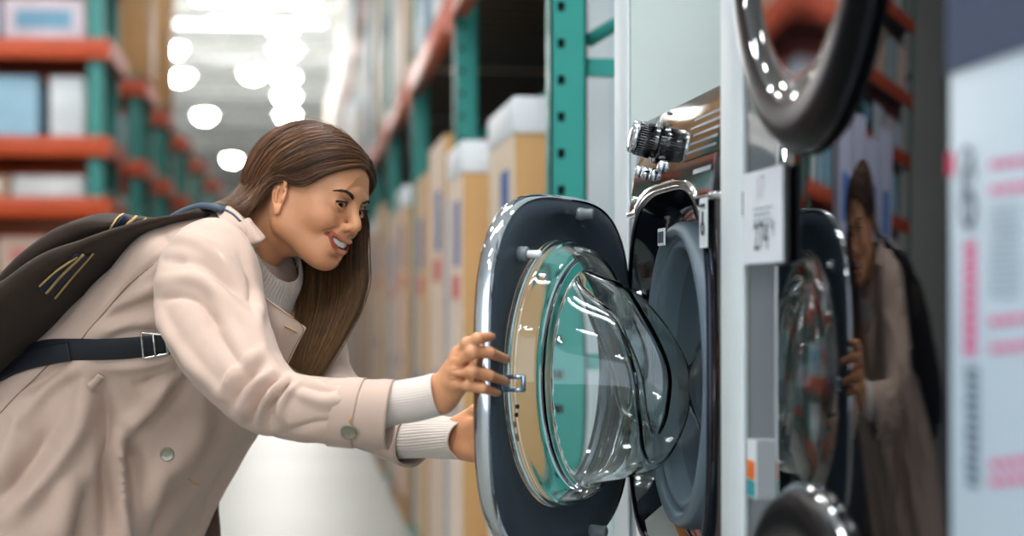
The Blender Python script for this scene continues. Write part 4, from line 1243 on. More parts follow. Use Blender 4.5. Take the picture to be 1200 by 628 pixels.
# ================================================================== clothing
M_coat = mat('trench_cotton', '#b89d8d', .74, sheen=.15, var=.02, vscale=14, bump=.12, bscale=700)
M_stitch = mat('coat_seam', '#806757', .8)
M_lining = mat('coat_lining', '#5a4138', .7)
M_knit = mat('rib_knit', '#cdbfb4', .85, sheen=.3)
M_button = mat('button_horn', '#8a8474', .22, .6)
M_thread = mat('tan_thread', '#b98b5a', .8)
M_trouser = mat('dark_trousers', '#23242a', .8, bump=.1, bscale=400)
M_boot = mat('dark_boot', '#17130f', .4)
def px_ring(L, Rr, Y, w, n, e=2.2, bdir=None, T=None):
    a, b = np.array(P(*L, Y)), np.array(P(*Rr, Y)); return (a + b) / 2, (b - a) / 2, w
def superring(C, A, B, n, e=2.2):
    t = np.arange(n) * 2 * pi / n; c, s = np.cos(t), np.sin(t)
    cc = np.sign(c) * np.abs(c) ** (2 / e); ss = np.sign(s) * np.abs(s) ** (2 / e)
    return C + cc[:, None] * A + ss[:, None] * B
def vnormals(v, F):
    F = np.asarray(F); n = np.zeros_like(v)
    fn = np.cross(v[F[:, 2]] - v[F[:, 0]], v[F[:, 3]] - v[F[:, 1]])
    for i in range(F.shape[1]): np.add.at(n, F[:, i], fn)
    return n / (np.linalg.norm(n, axis=1)[:, None] + 1e-12)
def folds(v, F, strokes, sgn=1):
    """raise (+) or sink (-) creases; each stroke: points as seen along the line of sight, width, height"""
    n = vnormals(v, F); c = np.array(CAM); view = c - v; view /= np.linalg.norm(view, axis=1)[:, None]
    if np.mean((n * (v - v.mean(0))).sum(1)) < 0: n = -n
    face = np.clip(((n * view).sum(1) + .05) / .35, 0, 1); p = proj_np(v); disp = np.zeros(len(v))
    for st in strokes:
        pts, w, amp = st[0], st[1], st[2]
        q = catmull(np.array(pts, dtype=float), 14); best = np.full(len(v), 1e9); tt = np.zeros(len(v))
        for i in range(len(q) - 1):
            a, b = q[i], q[i + 1]; ab = b - a; t = np.clip(((p - a) @ ab) / (ab @ ab + 1e-9), 0, 1)
            d = np.linalg.norm(p - a - t[:, None] * ab, axis=1); m = d < best; best[m] = d[m]; tt[m] = (i + t[m]) / (len(q) - 1)
        taper = np.clip(np.minimum(tt + .12, 1.12 - tt) / .35, 0, 1)
        disp += 1.5 * amp * np.exp(-(best / w) ** 2) * taper * face
    return v + n * disp[:, None]
def fine_wrinkles(v, F, amp, scale, seed):
    from mathutils import noise
    n = vnormals(v, F)
    d = np.array([noise.noise(Vector((q[0] * scale[0] + seed, q[1] * scale[1], q[2] * scale[2]))) for q in v])
    return v + n * (d * amp)[:, None]
def ridges(v, F, amp, scale, seed, axis=None):
    """sharp creases of cloth under tension: ridged noise, stretched along an axis"""
    from mathutils import noise
    n = vnormals(v, F); q = np.array(v)
    if axis is not None:
        ax = np.asarray(axis, dtype=float); ax /= np.linalg.norm(ax); q = q - np.outer(q @ ax, ax) * .72
    d = np.empty(len(v))
    for i, c in enumerate(q):
        a = noise.noise(Vector((c[0] * scale + seed, c[1] * scale, c[2] * scale))); w = noise.noise(Vector((c[0] * 5 - seed, c[1] * 5, c[2] * 5)))
        d[i] = (1 - min(1, abs(a) * 3.2)) ** 2 * max(0, .35 + w)
    return v + n * (d * amp)[:, None]
def bvh_of(v, F): return BVHTree.FromPolygons([Vector(q) for q in v], [tuple(int(i) for i in f) for f in F])
def cast(b, px, py, lift=0):
    h, n, i, d = b.ray_cast(CAM, ray(px, py).normalized())
    if h is None: return None
    n = Vector(n); n = n if n.dot(ray(px, py)) < 0 else -n
    return np.array(h + n * lift), np.array(n)
TORSO = [((268, 248), (322, 296), 2.985, .070), ((240, 253), (330, 330), 2.985, .135), ((208, 264), (334, 368), 2.995, .185), ((158, 310), (324, 425), 3.03, .185),
         ((100, 364), (310, 470), 3.06, .175), ((44, 412), (302, 497), 3.09, .170), ((-6, 460), (270, 532), 3.11, .185), ((-56, 520), (238, 578), 3.12, .21),
         ((-88, 600), (208, 630), 3.12, .23), ((-105, 700), (168, 716), 3.12, .245), ((-112, 850), (170, 850), 3.12, .26)]
SLEEVE_R = [((222, 292), (256, 272), 2.91, .030), ((197, 319), (287, 281), 2.87, .058), ((184, 346), (301, 312), 2.82, .066), ((190, 386), (308, 352), 2.77, .064), ((212, 427), (317, 388), 2.71, .060),
            ((245, 464), (328, 418), 2.66, .056), ((284, 497), (343, 438), 2.62, .052), ((326, 511), (362, 443), 2.60, .049), ((370, 517), (396, 446), 2.585, .047), ((412, 521), (426, 447), 2.575, .045), ((455, 524), (462, 448), 2.565, .044)]
SLEEVE_L = [((320, 330), (382, 300), 3.14, .05), ((316, 372), (390, 342), 3.11, .056), ((334, 425), (402, 400), 3.06, .054), ((362, 478), (412, 438), 3.02, .050), ((396, 510), (436, 452), 2.965, .048), ((434, 528), (458, 464), 2.915, .046), ((478, 545), (492, 486), 2.865, .044)]
def sleeve_rings(S, nr, n):
    rows = [np.concatenate([np.array(P(*a, Y)), np.array(P(*b, Y)), [w]]) for a, b, Y, w in S]
    q = catmull(rows, nr); C = (q[:, :3] + q[:, 3:6]) / 2; A = (q[:, 3:6] - q[:, :3]) / 2; T = np.gradient(C, axis=0); rings = []
    for i in range(nr):
        t = T[i] / np.linalg.norm(T[i]); a = A[i] - 0 * t; b = np.cross(t, a); b /= np.linalg.norm(b)
        b = b * q[i, 6]; b = b if b[1] > 0 else -b; rings.append((C[i], a, b))
    return rings
F_TORSO = [([(105, 440), (92, 500), (52, 560), (10, 605)], 13, .016), ([(118, 452), (128, 510), (130, 570), (126, 640)], 12, -.020), ([(138, 512), (141, 560), (146, 640)], 7, .018),
           ([(155, 512), (162, 570), (168, 640)], 12, -.016), ([(205, 432), (172, 478), (142, 510)], 10, .012), ([(225, 440), (190, 480), (165, 505)], 8, -.010),
           ([(60, 500), (40, 540), (0, 585)], 12, -.012), ([(30, 470), (12, 520), (-10, 580)], 14, .012), ([(240, 470), (225, 520), (190, 560), (160, 640)], 16, .012),
           ([(262, 480), (240, 540), (205, 600)], 10, -.008), ([(85, 560), (60, 640)], 14, .014), ([(100, 575), (88, 645)], 9, -.010), ([(200, 560), (182, 640)], 10, -.010),
           ([(190, 300), (150, 335), (105, 385)], 3, -.004), ([(190, 372), (150, 380), (110, 392)], 7, .006), ([(196, 392), (160, 388), (120, 398)], 5, -.005), ([(185, 350), (150, 362), (120, 378)], 7, -.005),
           ([(185, 335), (165, 345), (130, 362)], 6, .005), ([(205, 415), (180, 425), (120, 432)], 5, .005), ([(220, 420), (195, 440), (160, 452)], 6, -.006), ([(80, 425), (60, 440), (20, 460)], 6, -.005), ([(108, 420), (60, 450), (30, 490)], 8, .006)]
F_SLEEVE = [([(205, 280), (240, 290), (285, 330)], 7, .006), ([(196, 306), (235, 312), (290, 352)], 6, -.006), ([(190, 330), (230, 330), (280, 368), (300, 400)], 7, .006), ([(188, 350), (225, 350), (262, 382)], 5, -.005),
            ([(186, 362), (200, 390), (225, 425), (262, 462)], 6, .006), ([(240, 360), (262, 400), (290, 440)], 8, -.006), ([(305, 350), (300, 385), (312, 415)], 6, .005), ([(280, 300), (292, 330), (296, 360)], 5, -.005),
            ([(285, 490), (292, 462), (318, 438)], 4, .010), ([(296, 494), (303, 468), (330, 442)], 4, -.010), ([(304, 492), (312, 470), (336, 446)], 4, .010), ([(318, 498), (320, 474), (342, 446)], 4, -.009), ([(330, 494), (330, 472), (348, 450)], 4, .007),
            ([(272, 478), (284, 452), (310, 428)], 5, -.008), ([(262, 462), (280, 436), (306, 412)], 6, .007), ([(345, 460), (375, 470), (400, 470)], 6, .004), ([(335, 505), (370, 495), (395, 492)], 5, -.004), ([(350, 450), (372, 456), (396, 458)], 4, -.003),
            ([(215, 300), (250, 340), (270, 380)], 9, .004), ([(262, 262), (285, 290), (296, 320)], 6, .004)]
def make_person():
    global WO
    hv, hF = build_head(); hvW = H2W(hv)
    rv, rF, nails = hand_right(); lv, lF = hand_left()
    tv, tF = build_trunk()
    # one continuous skin: trunk, head and hands joined at neck and wrists
    nd = NECK_W[0] - NECK_W[2]; nd /= np.linalg.norm(nd)
    tv, tF = cut_mesh(tv, tF, NECK_W[2] + nd * .004, nd)
    hvW, hF = cut_mesh(hvW, hF, NECK_W[2] + nd * .018, -nd)
    rd = W_R[1] - W_R[0]; rd /= np.linalg.norm(rd); ld = W_L[1] - W_L[0]; ld /= np.linalg.norm(ld)
    tv, tF = cut_mesh(tv, tF, W_R[1] - rd * .030, rd); rv, rF = cut_mesh(rv, rF, W_R[1] - rd * .020, -rd)
    tv, tF = cut_mesh(tv, tF, W_L[1] - ld * .030, ld); lv, lF = cut_mesh(lv, lF, W_L[1] - ld * .020, -ld)
    V = np.concatenate([tv, hvW, rv, lv]); o1 = len(tv); o2 = o1 + len(hvW); o3 = o2 + len(rv)
    faces = [tuple(int(q) for q in f) for f in tF] + [tuple(int(q) + o1 for q in f) for f in hF] + [tuple(int(q) + o2 for q in f) for f in rF] + [tuple(int(q) + o3 for q in f) for f in lF]
    tl = [L for L in open_loops(tF) if len(L) > 8]
    def pick(loops, p, off=0): return [q + off for q in min(loops, key=lambda L: np.linalg.norm(V[[k + off for k in L]].mean(0) - p))]
    for other, off, p in ((hF, o1, NECK_W[2]), (rF, o2, W_R[1]), (lF, o3, W_L[1])):
        A = pick(tl, p); B = pick([L for L in open_loops(other) if len(L) > 8], p, off); faces += zip_loops(V, A, B)
    body = mesh_obj('body', V, faces, M_skin, WO)
    tint = np.tile(SKIN, (len(V), 1)); tint[o1:o2] = head_tint(W2H(hvW)); set_tint(body, tint)
    bm = bmesh.new(); bm.from_mesh(body.data); bmesh.ops.recalc_face_normals(bm, faces=bm.faces[:]); bm.to_mesh(body.data); bm.free()
    for tip, d, r in nails:
        v, f = nail_geo(tip, d, r); mesh_obj('fingernail', v, f, mat('nail_pink', '#cf9a82', .2, coat=.6), WO)
    hb = bvh_of(hv, hF) if False else BVHTree.FromPolygons([Vector(q) for q in W2H(hvW)], [tuple(int(i) for i in f) for f in hF])
    head_parts(WO); teeth(WO)
    for s, hairs in PEND_BROWS:
        g = []
        for a, dr, L in hairs:
            loc, nr, _, _ = hb.find_nearest(Vector(a)); loc = np.array(loc); nr = np.array(nr); nr = nr if nr[0] > 0 else -nr
            d = dr - nr * (dr @ nr); d /= np.linalg.norm(d)
            g.append(tube_geo(H2W([loc, loc + d * L * .5 + nr * .0009, loc + d * L + nr * .0006]), [.00042, .0004, .0001], 4))
        v, f = merge(g); mesh_obj('eyebrow', v, f, M_brow, WO)
    # ---------- coat
    rows = [np.concatenate([np.array(P(*a, Y)), np.array(P(*b, Y)), [w]]) for a, b, Y, w in TORSO]
    q = catmull(rows, 170); n = 240; rings = []
    for i in range(170): rings.append(superring((q[i, :3] + q[i, 3:6]) / 2, (q[i, 3:6] - q[i, :3]) / 2, LAT * q[i, 6], n, 2.25))
    v, f = loft(rings); f = np.array(f)
    # hanging skirt: soft vertical waves growing downwards
    k = np.repeat(np.linspace(0, 1, 170), n); th = np.tile(np.arange(n) * 2 * pi / n, 170); nn = vnormals(v, f)
    v = v + nn * (np.clip((k - .45) / .5, 0, 1) * (.010 * np.sin(th * 7 + 1.2) + .006 * np.sin(th * 13)))[:, None]
    v = folds(v, f, F_TORSO); v = ridges(v, f, .0055, 11, 2.7, P(150, 560, 3) - P(190, 400, 3)); v = fine_wrinkles(v, f, .0035, (22, 22, 14), 3.1)
    coat = mesh_obj('trench_coat', v, f, M_coat, WO); solidify(coat, .003, 0)
    CB = bvh_of(v, f); ALL_CB['torso'] = CB
    lin = [r_ * .76 + r_.mean(0) * .24 for r_ in rings[95:]]
    v2, f2 = loft(lin); mesh_obj('coat_lining', v2, f2, M_lining, coat)
    # the far front of the coat hanging open, lining outwards
    edge = catmull([np.array(P(296, 500, 3.2)), np.array(P(270, 538, 3.22)), np.array(P(256, 585, 3.24)), np.array(P(258, 640, 3.26)), np.array(P(250, 760, 3.28)), np.array(P(240, 850, 3.28))], 40)
    inner = catmull([np.array(P(272, 500, 3.14)), np.array(P(240, 545, 3.16)), np.array(P(215, 590, 3.18)), np.array(P(200, 640, 3.2)), np.array(P(160, 760, 3.2)), np.array(P(150, 850, 3.2))], 40)
    rr = [edge * (1 - s) + inner * s + np.array([0, .02 * sin(s * 6), 0]) for s in np.linspace(0, 1, 14)]
    v2, f2 = loft(rr, closed=False); o = mesh_obj('far_front_flap', v2, f2, M_lining, coat, label='brown lined far front of the coat'); solidify(o, .004, 0)
    # sleeves
    R_ = sleeve_rings(SLEEVE_R, 130, 120); rg = [superring(C, A, B, 120, 2.15) for C, A, B in R_]
    v, f = loft(rg); f = np.array(f); v = folds(v, f, F_SLEEVE); v = ridges(v, f, .0050, 17, 6.1, P(330, 420, 2.6) - P(285, 480, 2.6)); v = fine_wrinkles(v, f, .0022, (34, 34, 34), 8.7)
    sl = mesh_obj('sleeve', v, f, M_coat, coat); solidify(sl, .0035, -1); ALL_CB['sleeve'] = bvh_of(v, f)
    L_ = sleeve_rings(SLEEVE_L, 70, 80); v, f = loft([superring(C, A, B, 80, 2.15) for C, A, B in L_]); f = np.array(f); v = fine_wrinkles(v, f, .004, (26, 26, 26), 4.2)
    sl2 = mesh_obj('sleeve', v, f, M_coat, coat); solidify(sl2, .0035, -1)
    # cuff fold and cuff strap round the near sleeve
    def band(Rg, i0, i1, grow, nm, m, extra=0):
        rr = []
        seq = list(range(i0, i1 + 1))
        g0 = lambda g_: [superring(Rg[i][0], Rg[i][1] * (1 + g_ / np.linalg.norm(Rg[i][1])), Rg[i][2] * (1 + g_ / np.linalg.norm(Rg[i][2])), 120, 2.15) for i in seq]
        a = g0(grow); b = g0(.0005); v_, f_ = loft([b[0]] + a + [b[-1]]); o_ = mesh_obj(nm, v_, f_, m, coat); return o_, v_, f_
    nR = len(R_) - 1
    band(R_, nR - 12, nR, .0035, 'cuff', M_coat)
    o, v, f = band(R_, nR - 21, nR - 12, .0055, 'cuff_strap', M_coat); sharp(o, 50); SB = bvh_of(v, f)
    band(L_, 62, 69, .0035, 'cuff', M_coat)
    def button(b, px, py, r, par, m=M_button, lift=.0015):
        h = cast(b, px, py, lift)
        if h is None: return
        p_, n_ = h; v_, f_ = lathe_geo([(-.002, r * .9), (.001, r), (.0026, r * .97), (.0030, r * .86), (.0024, r * .78), (.0022, r * .3), (.0022, .0003)], p_, n_, 28); mesh_obj('button', v_, f_, m, par)
    button(SB, 409, 505, .0115, coat); button(CB, 196, 532, .0115, coat)
    button(CB, 302, 368, .008, coat)
    def strip(b, pts, wid, lift, th, nm, m, par, smooth_n=24):
        """a flat ribbon lying on a surface along points in the line of sight; wid in metres"""
        q_ = catmull(np.array(pts, dtype=float), smooth_n); P_, N_ = [], []
        for a_ in q_:
            h = cast(b, a_[0], a_[1], lift)
            if h is not None: P_.append(h[0]); N_.append(h[1])
        if len(P_) < 3: return None
        P_, N_ = np.array(P_), np.array(N_)
        for _ in range(8):
            P_[1:-1] = (P_[:-2] + 2 * P_[1:-1] + P_[2:]) / 4; N_[1:-1] = (N_[:-2] + N_[1:-1] + N_[2:]); N_ /= np.linalg.norm(N_, axis=1)[:, None]
        T_ = np.gradient(P_, axis=0); T_ /= np.linalg.norm(T_, axis=1)[:, None]; S_ = np.cross(T_, N_); S_ /= np.linalg.norm(S_, axis=1)[:, None]
        h_ = wid / 2; rr = []
        for i in range(len(P_)):
            p_, s_, n_ = P_[i], S_[i], N_[i]
            rr.append(np.array([p_ - s_ * h_ - n_ * th, p_ - s_ * h_ + n_ * th * .4, p_ - s_ * h_ * .85 + n_ * th, p_ + s_ * h_ * .85 + n_ * th, p_ + s_ * h_ + n_ * th * .4, p_ + s_ * h_ - n_ * th]))
        v_, f_ = loft(rr, True, True); return mesh_obj(nm, v_, f_, m, par)
    ALL_CB['strip'] = strip
    # seams, buttonholes, belt loop, waist details
    strip(CB, [(222, 268), (190, 302), (150, 334), (116, 374), (92, 402)], .0022, .0016, .0006, 'seam', M_stitch, coat, 60)
    strip(CB, [(60, 425), (36, 448), (10, 474), (-10, 496)], .0022, .0016, .0006, 'seam', M_stitch, coat, 40)
    strip(CB, [(219, 560), (226, 565), (233, 568)], .0022, .001, .001, 'buttonhole', M_thread, coat)
    strip(CB, [(104, 453), (111, 446), (119, 438)], .012, .004, .003, 'belt_loop', M_coat, coat)
    h = cast(SB, 410, 492, .001)
    if h is not None: v_, f_ = tube_geo([h[0] + np.array([0, 0, -.006]), h[0] + np.array([0, 0, .006])], .0012, 8); mesh_obj('buttonhole', v_, f_, M_thread, coat)
    # stitched hem line along the coat front
    strip(CB, [(286, 508), (256, 540), (228, 580), (198, 624)], .0014, .0005, .0005, 'seam', M_stitch, coat, 60)
    # ---------- lapel: a thick folded panel standing off the chest
    def panel(quads, nm, m, par, th=.004, bulge=.006):
        """quads: rows of points, each row (px,py,Y)"""
        rows_ = [catmull(np.array([np.array(P(*c)) for c in r_]), 16) for r_ in quads]
        grid = np.array([catmull(np.array([r_[i] for r_ in rows_]), 16) for i in range(16)])
        v_, f_ = loft([grid[i] for i in range(16)], closed=False); o_ = mesh_obj(nm, v_, f_, m, par); solidify(o_, th, 0); bevel_mod(o_, .001); return o_, bvh_of(v_, f_)
    lap, LB = panel([[(301, 340, 2.885), (330, 362, 2.875), (359, 384, 2.885)], [(300, 372, 2.885), (328, 390, 2.872), (348, 405, 2.884)], [(304, 412, 2.89), (322, 425, 2.885), (333, 436, 2.89)]], 'lapel', M_coat, coat)
    strip(LB, [(333, 382), (340, 385.5), (347, 389)], .0030, .003, .001, 'buttonhole', M_thread, coat)
    strip(LB, [(304, 345), (331, 365), (355, 383), (346, 403), (333, 430)], .0010, .0026, .0005, 'seam', M_stitch, coat, 50)
    # collar at the nape
    col_, KB = panel([[(252, 247, 2.93), (266, 243, 2.915), (275, 240, 2.95)], [(262, 262, 2.87), (284, 262, 2.865), (290, 262, 2.91)], [(284, 282, 2.862), (300, 290, 2.86), (309, 276, 2.88)]], 'collar', M_coat, coat, .005)
    panel([[(280, 262, 2.868), (290, 256, 2.872), (296, 262, 2.9)], [(294, 284, 2.852), (303, 280, 2.85), (309, 277, 2.872)], [(301, 283, 2.856), (306, 281, 2.856), (308, 279, 2.874)]], 'collar_tab', M_coat, coat, .004)
    strip(KB, [(262, 246), (272, 252), (281, 261)], .004, .003, .001, 'collar_edge', mat('navy_piping', '#3a3f52', .7), coat)
    # ---------- ribbed sweater: collar, cuffs
    def rib_loft(Rg, n_, ribs, amp, nm, par, e=2.1):
        rr = []
        for C, A, B in Rg:
            t = np.arange(n_) * 2 * pi / n_; r_ = 1 + amp * np.cos(t * ribs)
            rr.append(C + r_[:, None] * (np.cos(t)[:, None] * A + np.sin(t)[:, None] * B))
        v_, f_ = loft(rr); o_ = mesh_obj(nm, v_, f_, M_knit, par); solidify(o_, .003, -1); return o_
    SW = sleeve_rings([((301, 250), (344, 330), 2.975, .060), ((297, 257), (343, 341), 2.98, .064), ((290, 268), (339, 356), 2.99, .074), ((279, 284), (333, 376), 3.0, .094)], 24, 200)
    sw = rib_loft(SW, 360, 60, .012, 'sweater', WO)
    rk = sleeve_rings([((425, 508), (432, 458), 2.58, .030), ((462, 496), (464, 449), 2.565, .029), ((490, 491), (487, 445), 2.555, .028), ((518, 484), (508, 440), 2.545, .027)], 40, 120)
    rib_loft(rk, 240, 48, .010, 'sweater_cuff', sw)
    lk = sleeve_rings([((455, 536), (448, 484), 2.905, .033), ((493, 533), (478, 488), 2.857, .032), ((520, 535), (515, 490), 2.805, .031), ((541, 536), (547, 495), 2.760, .030)], 40, 120)
    rib_loft(lk, 240, 44, .014, 'sweater_cuff', sw)
    # ---------- trousers and boots below the frame
    for s in (-1, 1):
        a, b, c = LEG[s]; v_, f_ = tube_geo(catmull([a, b, b * .5 + c * .5, c + np.array([0, 0, .05])], 24), catmull([[.084], [.064], [.062], [.056]], 24)[:, 0], 32)
        mesh_obj('trouser_leg', v_, f_, M_trouser, WO)
        g = Grid(c - .18, c + .2, .006); g.cone(c + np.array([0, 0, .06]), c, .05, .046, 0); g.cone(c + np.array([0, 0, -.045]) - FWD * .03, c + FWD * .13 + np.array([0, 0, -.058]), .042, .034, .03); g.cone(c, c + FWD * .08 + np.array([0, 0, -.05]), .044, .036, .03)
        zf = c[2] - .09; g.put(lambda x, y, z: (z - zf) + 0 * x + 0 * y, c - .3, (c[0] + .3, c[1] + .3, zf), 0, 'sub')
        v_, f_ = g.extract(); v_[:, 2] = np.maximum(v_[:, 2], .001); o = mesh_obj('boot', v_, f_, M_boot, WO)
    return coat
ALL_CB = {}
# ================================================================== hair
M_hair = mat('brown_hair', '#3a2417', .36, attr='tint', spec=.5)
def strand_mesh(paths, rad):
    """paths (N,S,3), rad (N,S): three sided tubes"""
    N, S, _ = paths.shape
    t = np.gradient(paths, axis=1); t /= np.linalg.norm(t, axis=2, keepdims=True) + 1e-12
    ref = np.broadcast_to(np.array([.3, -.9, .2]), t.shape); u = np.cross(t, ref); u /= np.linalg.norm(u, axis=2, keepdims=True) + 1e-12; w = np.cross(t, u)
    k = 3; a = np.arange(k) * 2 * pi / k
    V = paths[:, :, None, :] + rad[:, :, None, None] * (np.cos(a)[None, None, :, None] * u[:, :, None] + np.sin(a)[None, None, :, None] * w[:, :, None])
    base = (np.arange(N)[:, None, None] * S + np.arange(S - 1)[None, :, None]) * k + np.arange(k)[None, None, :]
    nxt = (np.arange(N)[:, None, None] * S + np.arange(S - 1)[None, :, None]) * k + (np.arange(k)[None, None, :] + 1) % k
    F = np.stack([base, nxt, nxt + k, base + k], -1).reshape(-1, 4)
    return V.reshape(-1, 3), F
def cat_axis(a, n, axis=0):
    a = np.moveaxis(np.asarray(a, dtype=float), axis, 0); sh = a.shape
    return np.moveaxis(catmull(a.reshape(sh[0], -1), n).reshape((n,) + sh[1:]), 0, axis)
def sheet_strands(guides, N, S, layer, jit, r0, seed, bvh=None, snap_to=0, ends=(.85, 1.0), clump=0):
    """guides (G,K,3): strands between neighbouring guides; layer = thickness of the sheet"""
    rg = np.random.default_rng(seed); fine = cat_axis(cat_axis(guides, 120, 0), S, 1)          # (120,S,3)
    s = rg.random(N) * 118.99; i = s.astype(int); fr = (s - i)[:, None, None]
    base = fine[i] * (1 - fr) + fine[i + 1] * fr
    du = np.gradient(fine, axis=0); dv = np.gradient(fine, axis=1); nr = np.cross(du, dv); nr /= np.linalg.norm(nr, axis=2, keepdims=True) + 1e-12
    nb = nr[i]
    cam_side = np.sign(((np.array(CAM) - fine) * nr).sum(2).mean()); nb = nb * cam_side
    lay = rg.random(N)[:, None, None] * layer
    tt = np.linspace(0, 1, S)[None, :, None]
    wob = np.stack([sum(rg.normal(size=(N, 1)) * np.sin(tt[:, :, 0] * pi * (k + 1) + rg.random((N, 1)) * 6.28) / (k + 1) for k in range(3)) for _ in range(3)], -1)
    cl = np.sin(s[:, None, None] * clump) if clump else 0
    p = base + nb * (lay * np.minimum(1, tt * 4 + .25)) + wob * jit * np.minimum(1, tt * 2.5 + .15) + (nb * cl * .0015 if clump else 0)
    # varying strand lengths
    L = rg.uniform(ends[0], ends[1], N); tq = np.linspace(0, 1, S)[None] * L[:, None] * (S - 1); tq = np.minimum(tq, S - 1); a = np.minimum(tq.astype(int), S - 2); f_ = (tq - a)[:, :, None]
    ar = np.arange(N)[:, None]; p = p[ar, a] * (1 - f_) + p[ar, a + 1] * f_
    rad = r0 * rg.uniform(.7, 1.3, N)[:, None] * np.clip(1.15 - np.linspace(0, 1, S)[None] ** 3 * .9, .2, 1)
    return p, rad, fine, s / 119
def build_hair(par, body):
    skull = Grid((-.13, -.1, -.1), (.13, .1, .14), .004)
    skull.ell((-.010, 0, .030), (.095, .075, .082), 0); skull.ell((.026, 0, .036), (.061, .061, .058), .03); skull.cone((-.07, 0, .0), (-.055, 0, -.06), .045, .045, .04)
    sv, sF = skull.extract(); sb = BVHTree.FromPolygons([Vector(q) for q in sv], [tuple(int(i) for i in f) for f in sF])
    def snap(p, off):
        h, n, _, _ = sb.find_nearest(Vector(p)); d = Vector(p) - h
        n = Vector(n); c = Vector((-.010, 0, .030)); n = n if n.dot(h - c) > 0 else -n
        return np.array(h + n * off * .62)
    def G(local, off, world):
        q = [H2W(snap(p, o)) for p, o in zip(local, off)]; return q + [np.array(P(*w)) for w in world]
    PX_ = lambda *a: a
    # near side: from the parting back over the ear to the nape and the collar
    near = [G([(.086, .004, .070), (.078, -.030, .062), (.054, -.060, .036), (.026, -.074, .008), (-.014, -.081, .006)], (.003, .006, .008, .009, .011), [(313, 222, 2.905), (300, 243, 2.905), (284, 253, 2.915)]),
            G([(.080, .010, .082), (.066, -.030, .084), (.036, -.060, .066), (.004, -.076, .040), (-.030, -.080, .010)], (.003, .009, .012, .012, .012), [(306, 228, 2.915), (293, 244, 2.91), (276, 251, 2.915)]),
            G([(.060, .014, .102), (.040, -.034, .102), (.008, -.064, .080), (-.028, -.076, .044), (-.052, -.072, .004)], (.003, .012, .015, .015, .014), [(300, 226, 2.935), (284, 242, 2.92), (262, 248, 2.92)]),
            G([(.030, .016, .116), (.004, -.036, .112), (-.030, -.060, .086), (-.062, -.068, .046), (-.078, -.060, .0)], (.003, .013, .017, .018, .016), [(294, 222, 2.95), (277, 239, 2.935), (252, 247, 2.925)]),
            G([(-.006, .014, .120), (-.036, -.030, .112), (-.070, -.044, .082), (-.094, -.046, .040), (-.098, -.040, -.004)], (.003, .012, .016, .018, .017), [(290, 220, 2.975), (272, 238, 2.96), (246, 246, 2.945)]),
            G([(-.045, .012, .118), (-.078, -.010, .098), (-.104, -.012, .062), (-.113, -.010, .024), (-.112, -.008, -.012)], (.003, .012, .015, .017, .016), [(288, 221, 3.0), (270, 238, 2.985), (246, 246, 2.97)])]
    # far side: over the top, then hanging straight down beside the face
    far = [G([(.086, .006, .070), (.084, .028, .060), (.070, .050, .044), (.052, .064, .018)], (.003, .006, .008, .010), [(427, 262, 2.99), (428, 300, 2.985), (429, 328, 2.975), (421, 362, 2.965), (398, 405, 2.965), (376, 440, 2.96)]),
           G([(.080, .012, .083), (.074, .040, .076), (.060, .066, .050), (.040, .078, .010)], (.003, .010, .014, .016), [(420, 275, 3.0), (417, 310, 2.995), (416, 340, 2.985), (406, 374, 2.975), (388, 410, 2.97), (371, 441, 2.965)]),
           G([(.060, .016, .102), (.048, .050, .090), (.030, .074, .058), (.010, .084, .010)], (.003, .012, .016, .016), [(404, 285, 3.03), (400, 320, 3.02), (398, 350, 3.0), (390, 382, 2.985), (376, 414, 2.975), (364, 440, 2.97)]),
           G([(.020, .018, .118), (.008, .056, .100), (-.012, .080, .060), (-.024, .086, .008)], (.003, .012, .016, .016), [(380, 285, 3.05), (376, 325, 3.04), (376, 358, 3.02), (370, 388, 3.0), (362, 415, 2.985), (356, 438, 2.975)]),
           G([(-.030, .016, .121), (-.046, .054, .100), (-.062, .072, .058), (-.066, .076, .006)], (.003, .012, .015, .015), [(352, 285, 3.06), (350, 325, 3.05), (352, 358, 3.03), (350, 388, 3.01), (346, 412, 2.995), (345, 432, 2.985)]),
           G([(-.070, .008, .110), (-.090, .030, .082), (-.102, .040, .044), (-.098, .046, .0)], (.003, .012, .014, .014), [(332, 285, 3.06), (330, 320, 3.05), (334, 352, 3.04), (337, 382, 3.02), (338, 404, 3.005), (338, 424, 2.995)])]
    geos, cols = [], []
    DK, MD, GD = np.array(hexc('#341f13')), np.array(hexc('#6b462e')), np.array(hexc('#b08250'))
    DF = np.array(hexc('#21130c'))  # far hair base darkened: its shade is put into the strand colour
    def emit(guides, N, S, layer, jit, r0, seed, gold, tipgold, ends, clump):
        p, rad, fine, s = sheet_strands(np.array(guides), N, S, layer, jit, r0, seed, ends=ends, clump=clump)
        v, F = strand_mesh(p, rad); rg = np.random.default_rng(seed + 50)
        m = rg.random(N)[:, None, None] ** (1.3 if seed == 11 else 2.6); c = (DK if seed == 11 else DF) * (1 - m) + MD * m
        g = (rg.random(N) < gold).astype(float)[:, None, None] * rg.uniform(.25, .8, N)[:, None, None]; c = c * (1 - g) + GD * g
        c = np.broadcast_to(c, (N, S, 3)).copy(); tg = (np.linspace(0, 1, S)[None, :, None] ** 3) * tipgold * rg.uniform(.2, 1, N)[:, None, None]
        c = c * (1 - tg) + GD * tg
        geos.append((v, F)); cols.append(np.repeat(c.reshape(-1, 3), 3, axis=0))
        # closed under-layer so that no scalp shows
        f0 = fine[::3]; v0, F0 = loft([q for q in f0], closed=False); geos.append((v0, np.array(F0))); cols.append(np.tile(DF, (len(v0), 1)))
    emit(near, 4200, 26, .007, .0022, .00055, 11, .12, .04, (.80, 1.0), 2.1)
    emit(far, 4200, 30, .010, .0030, .00058, 23, .05, .75, (.86, 1.04), 1.3)
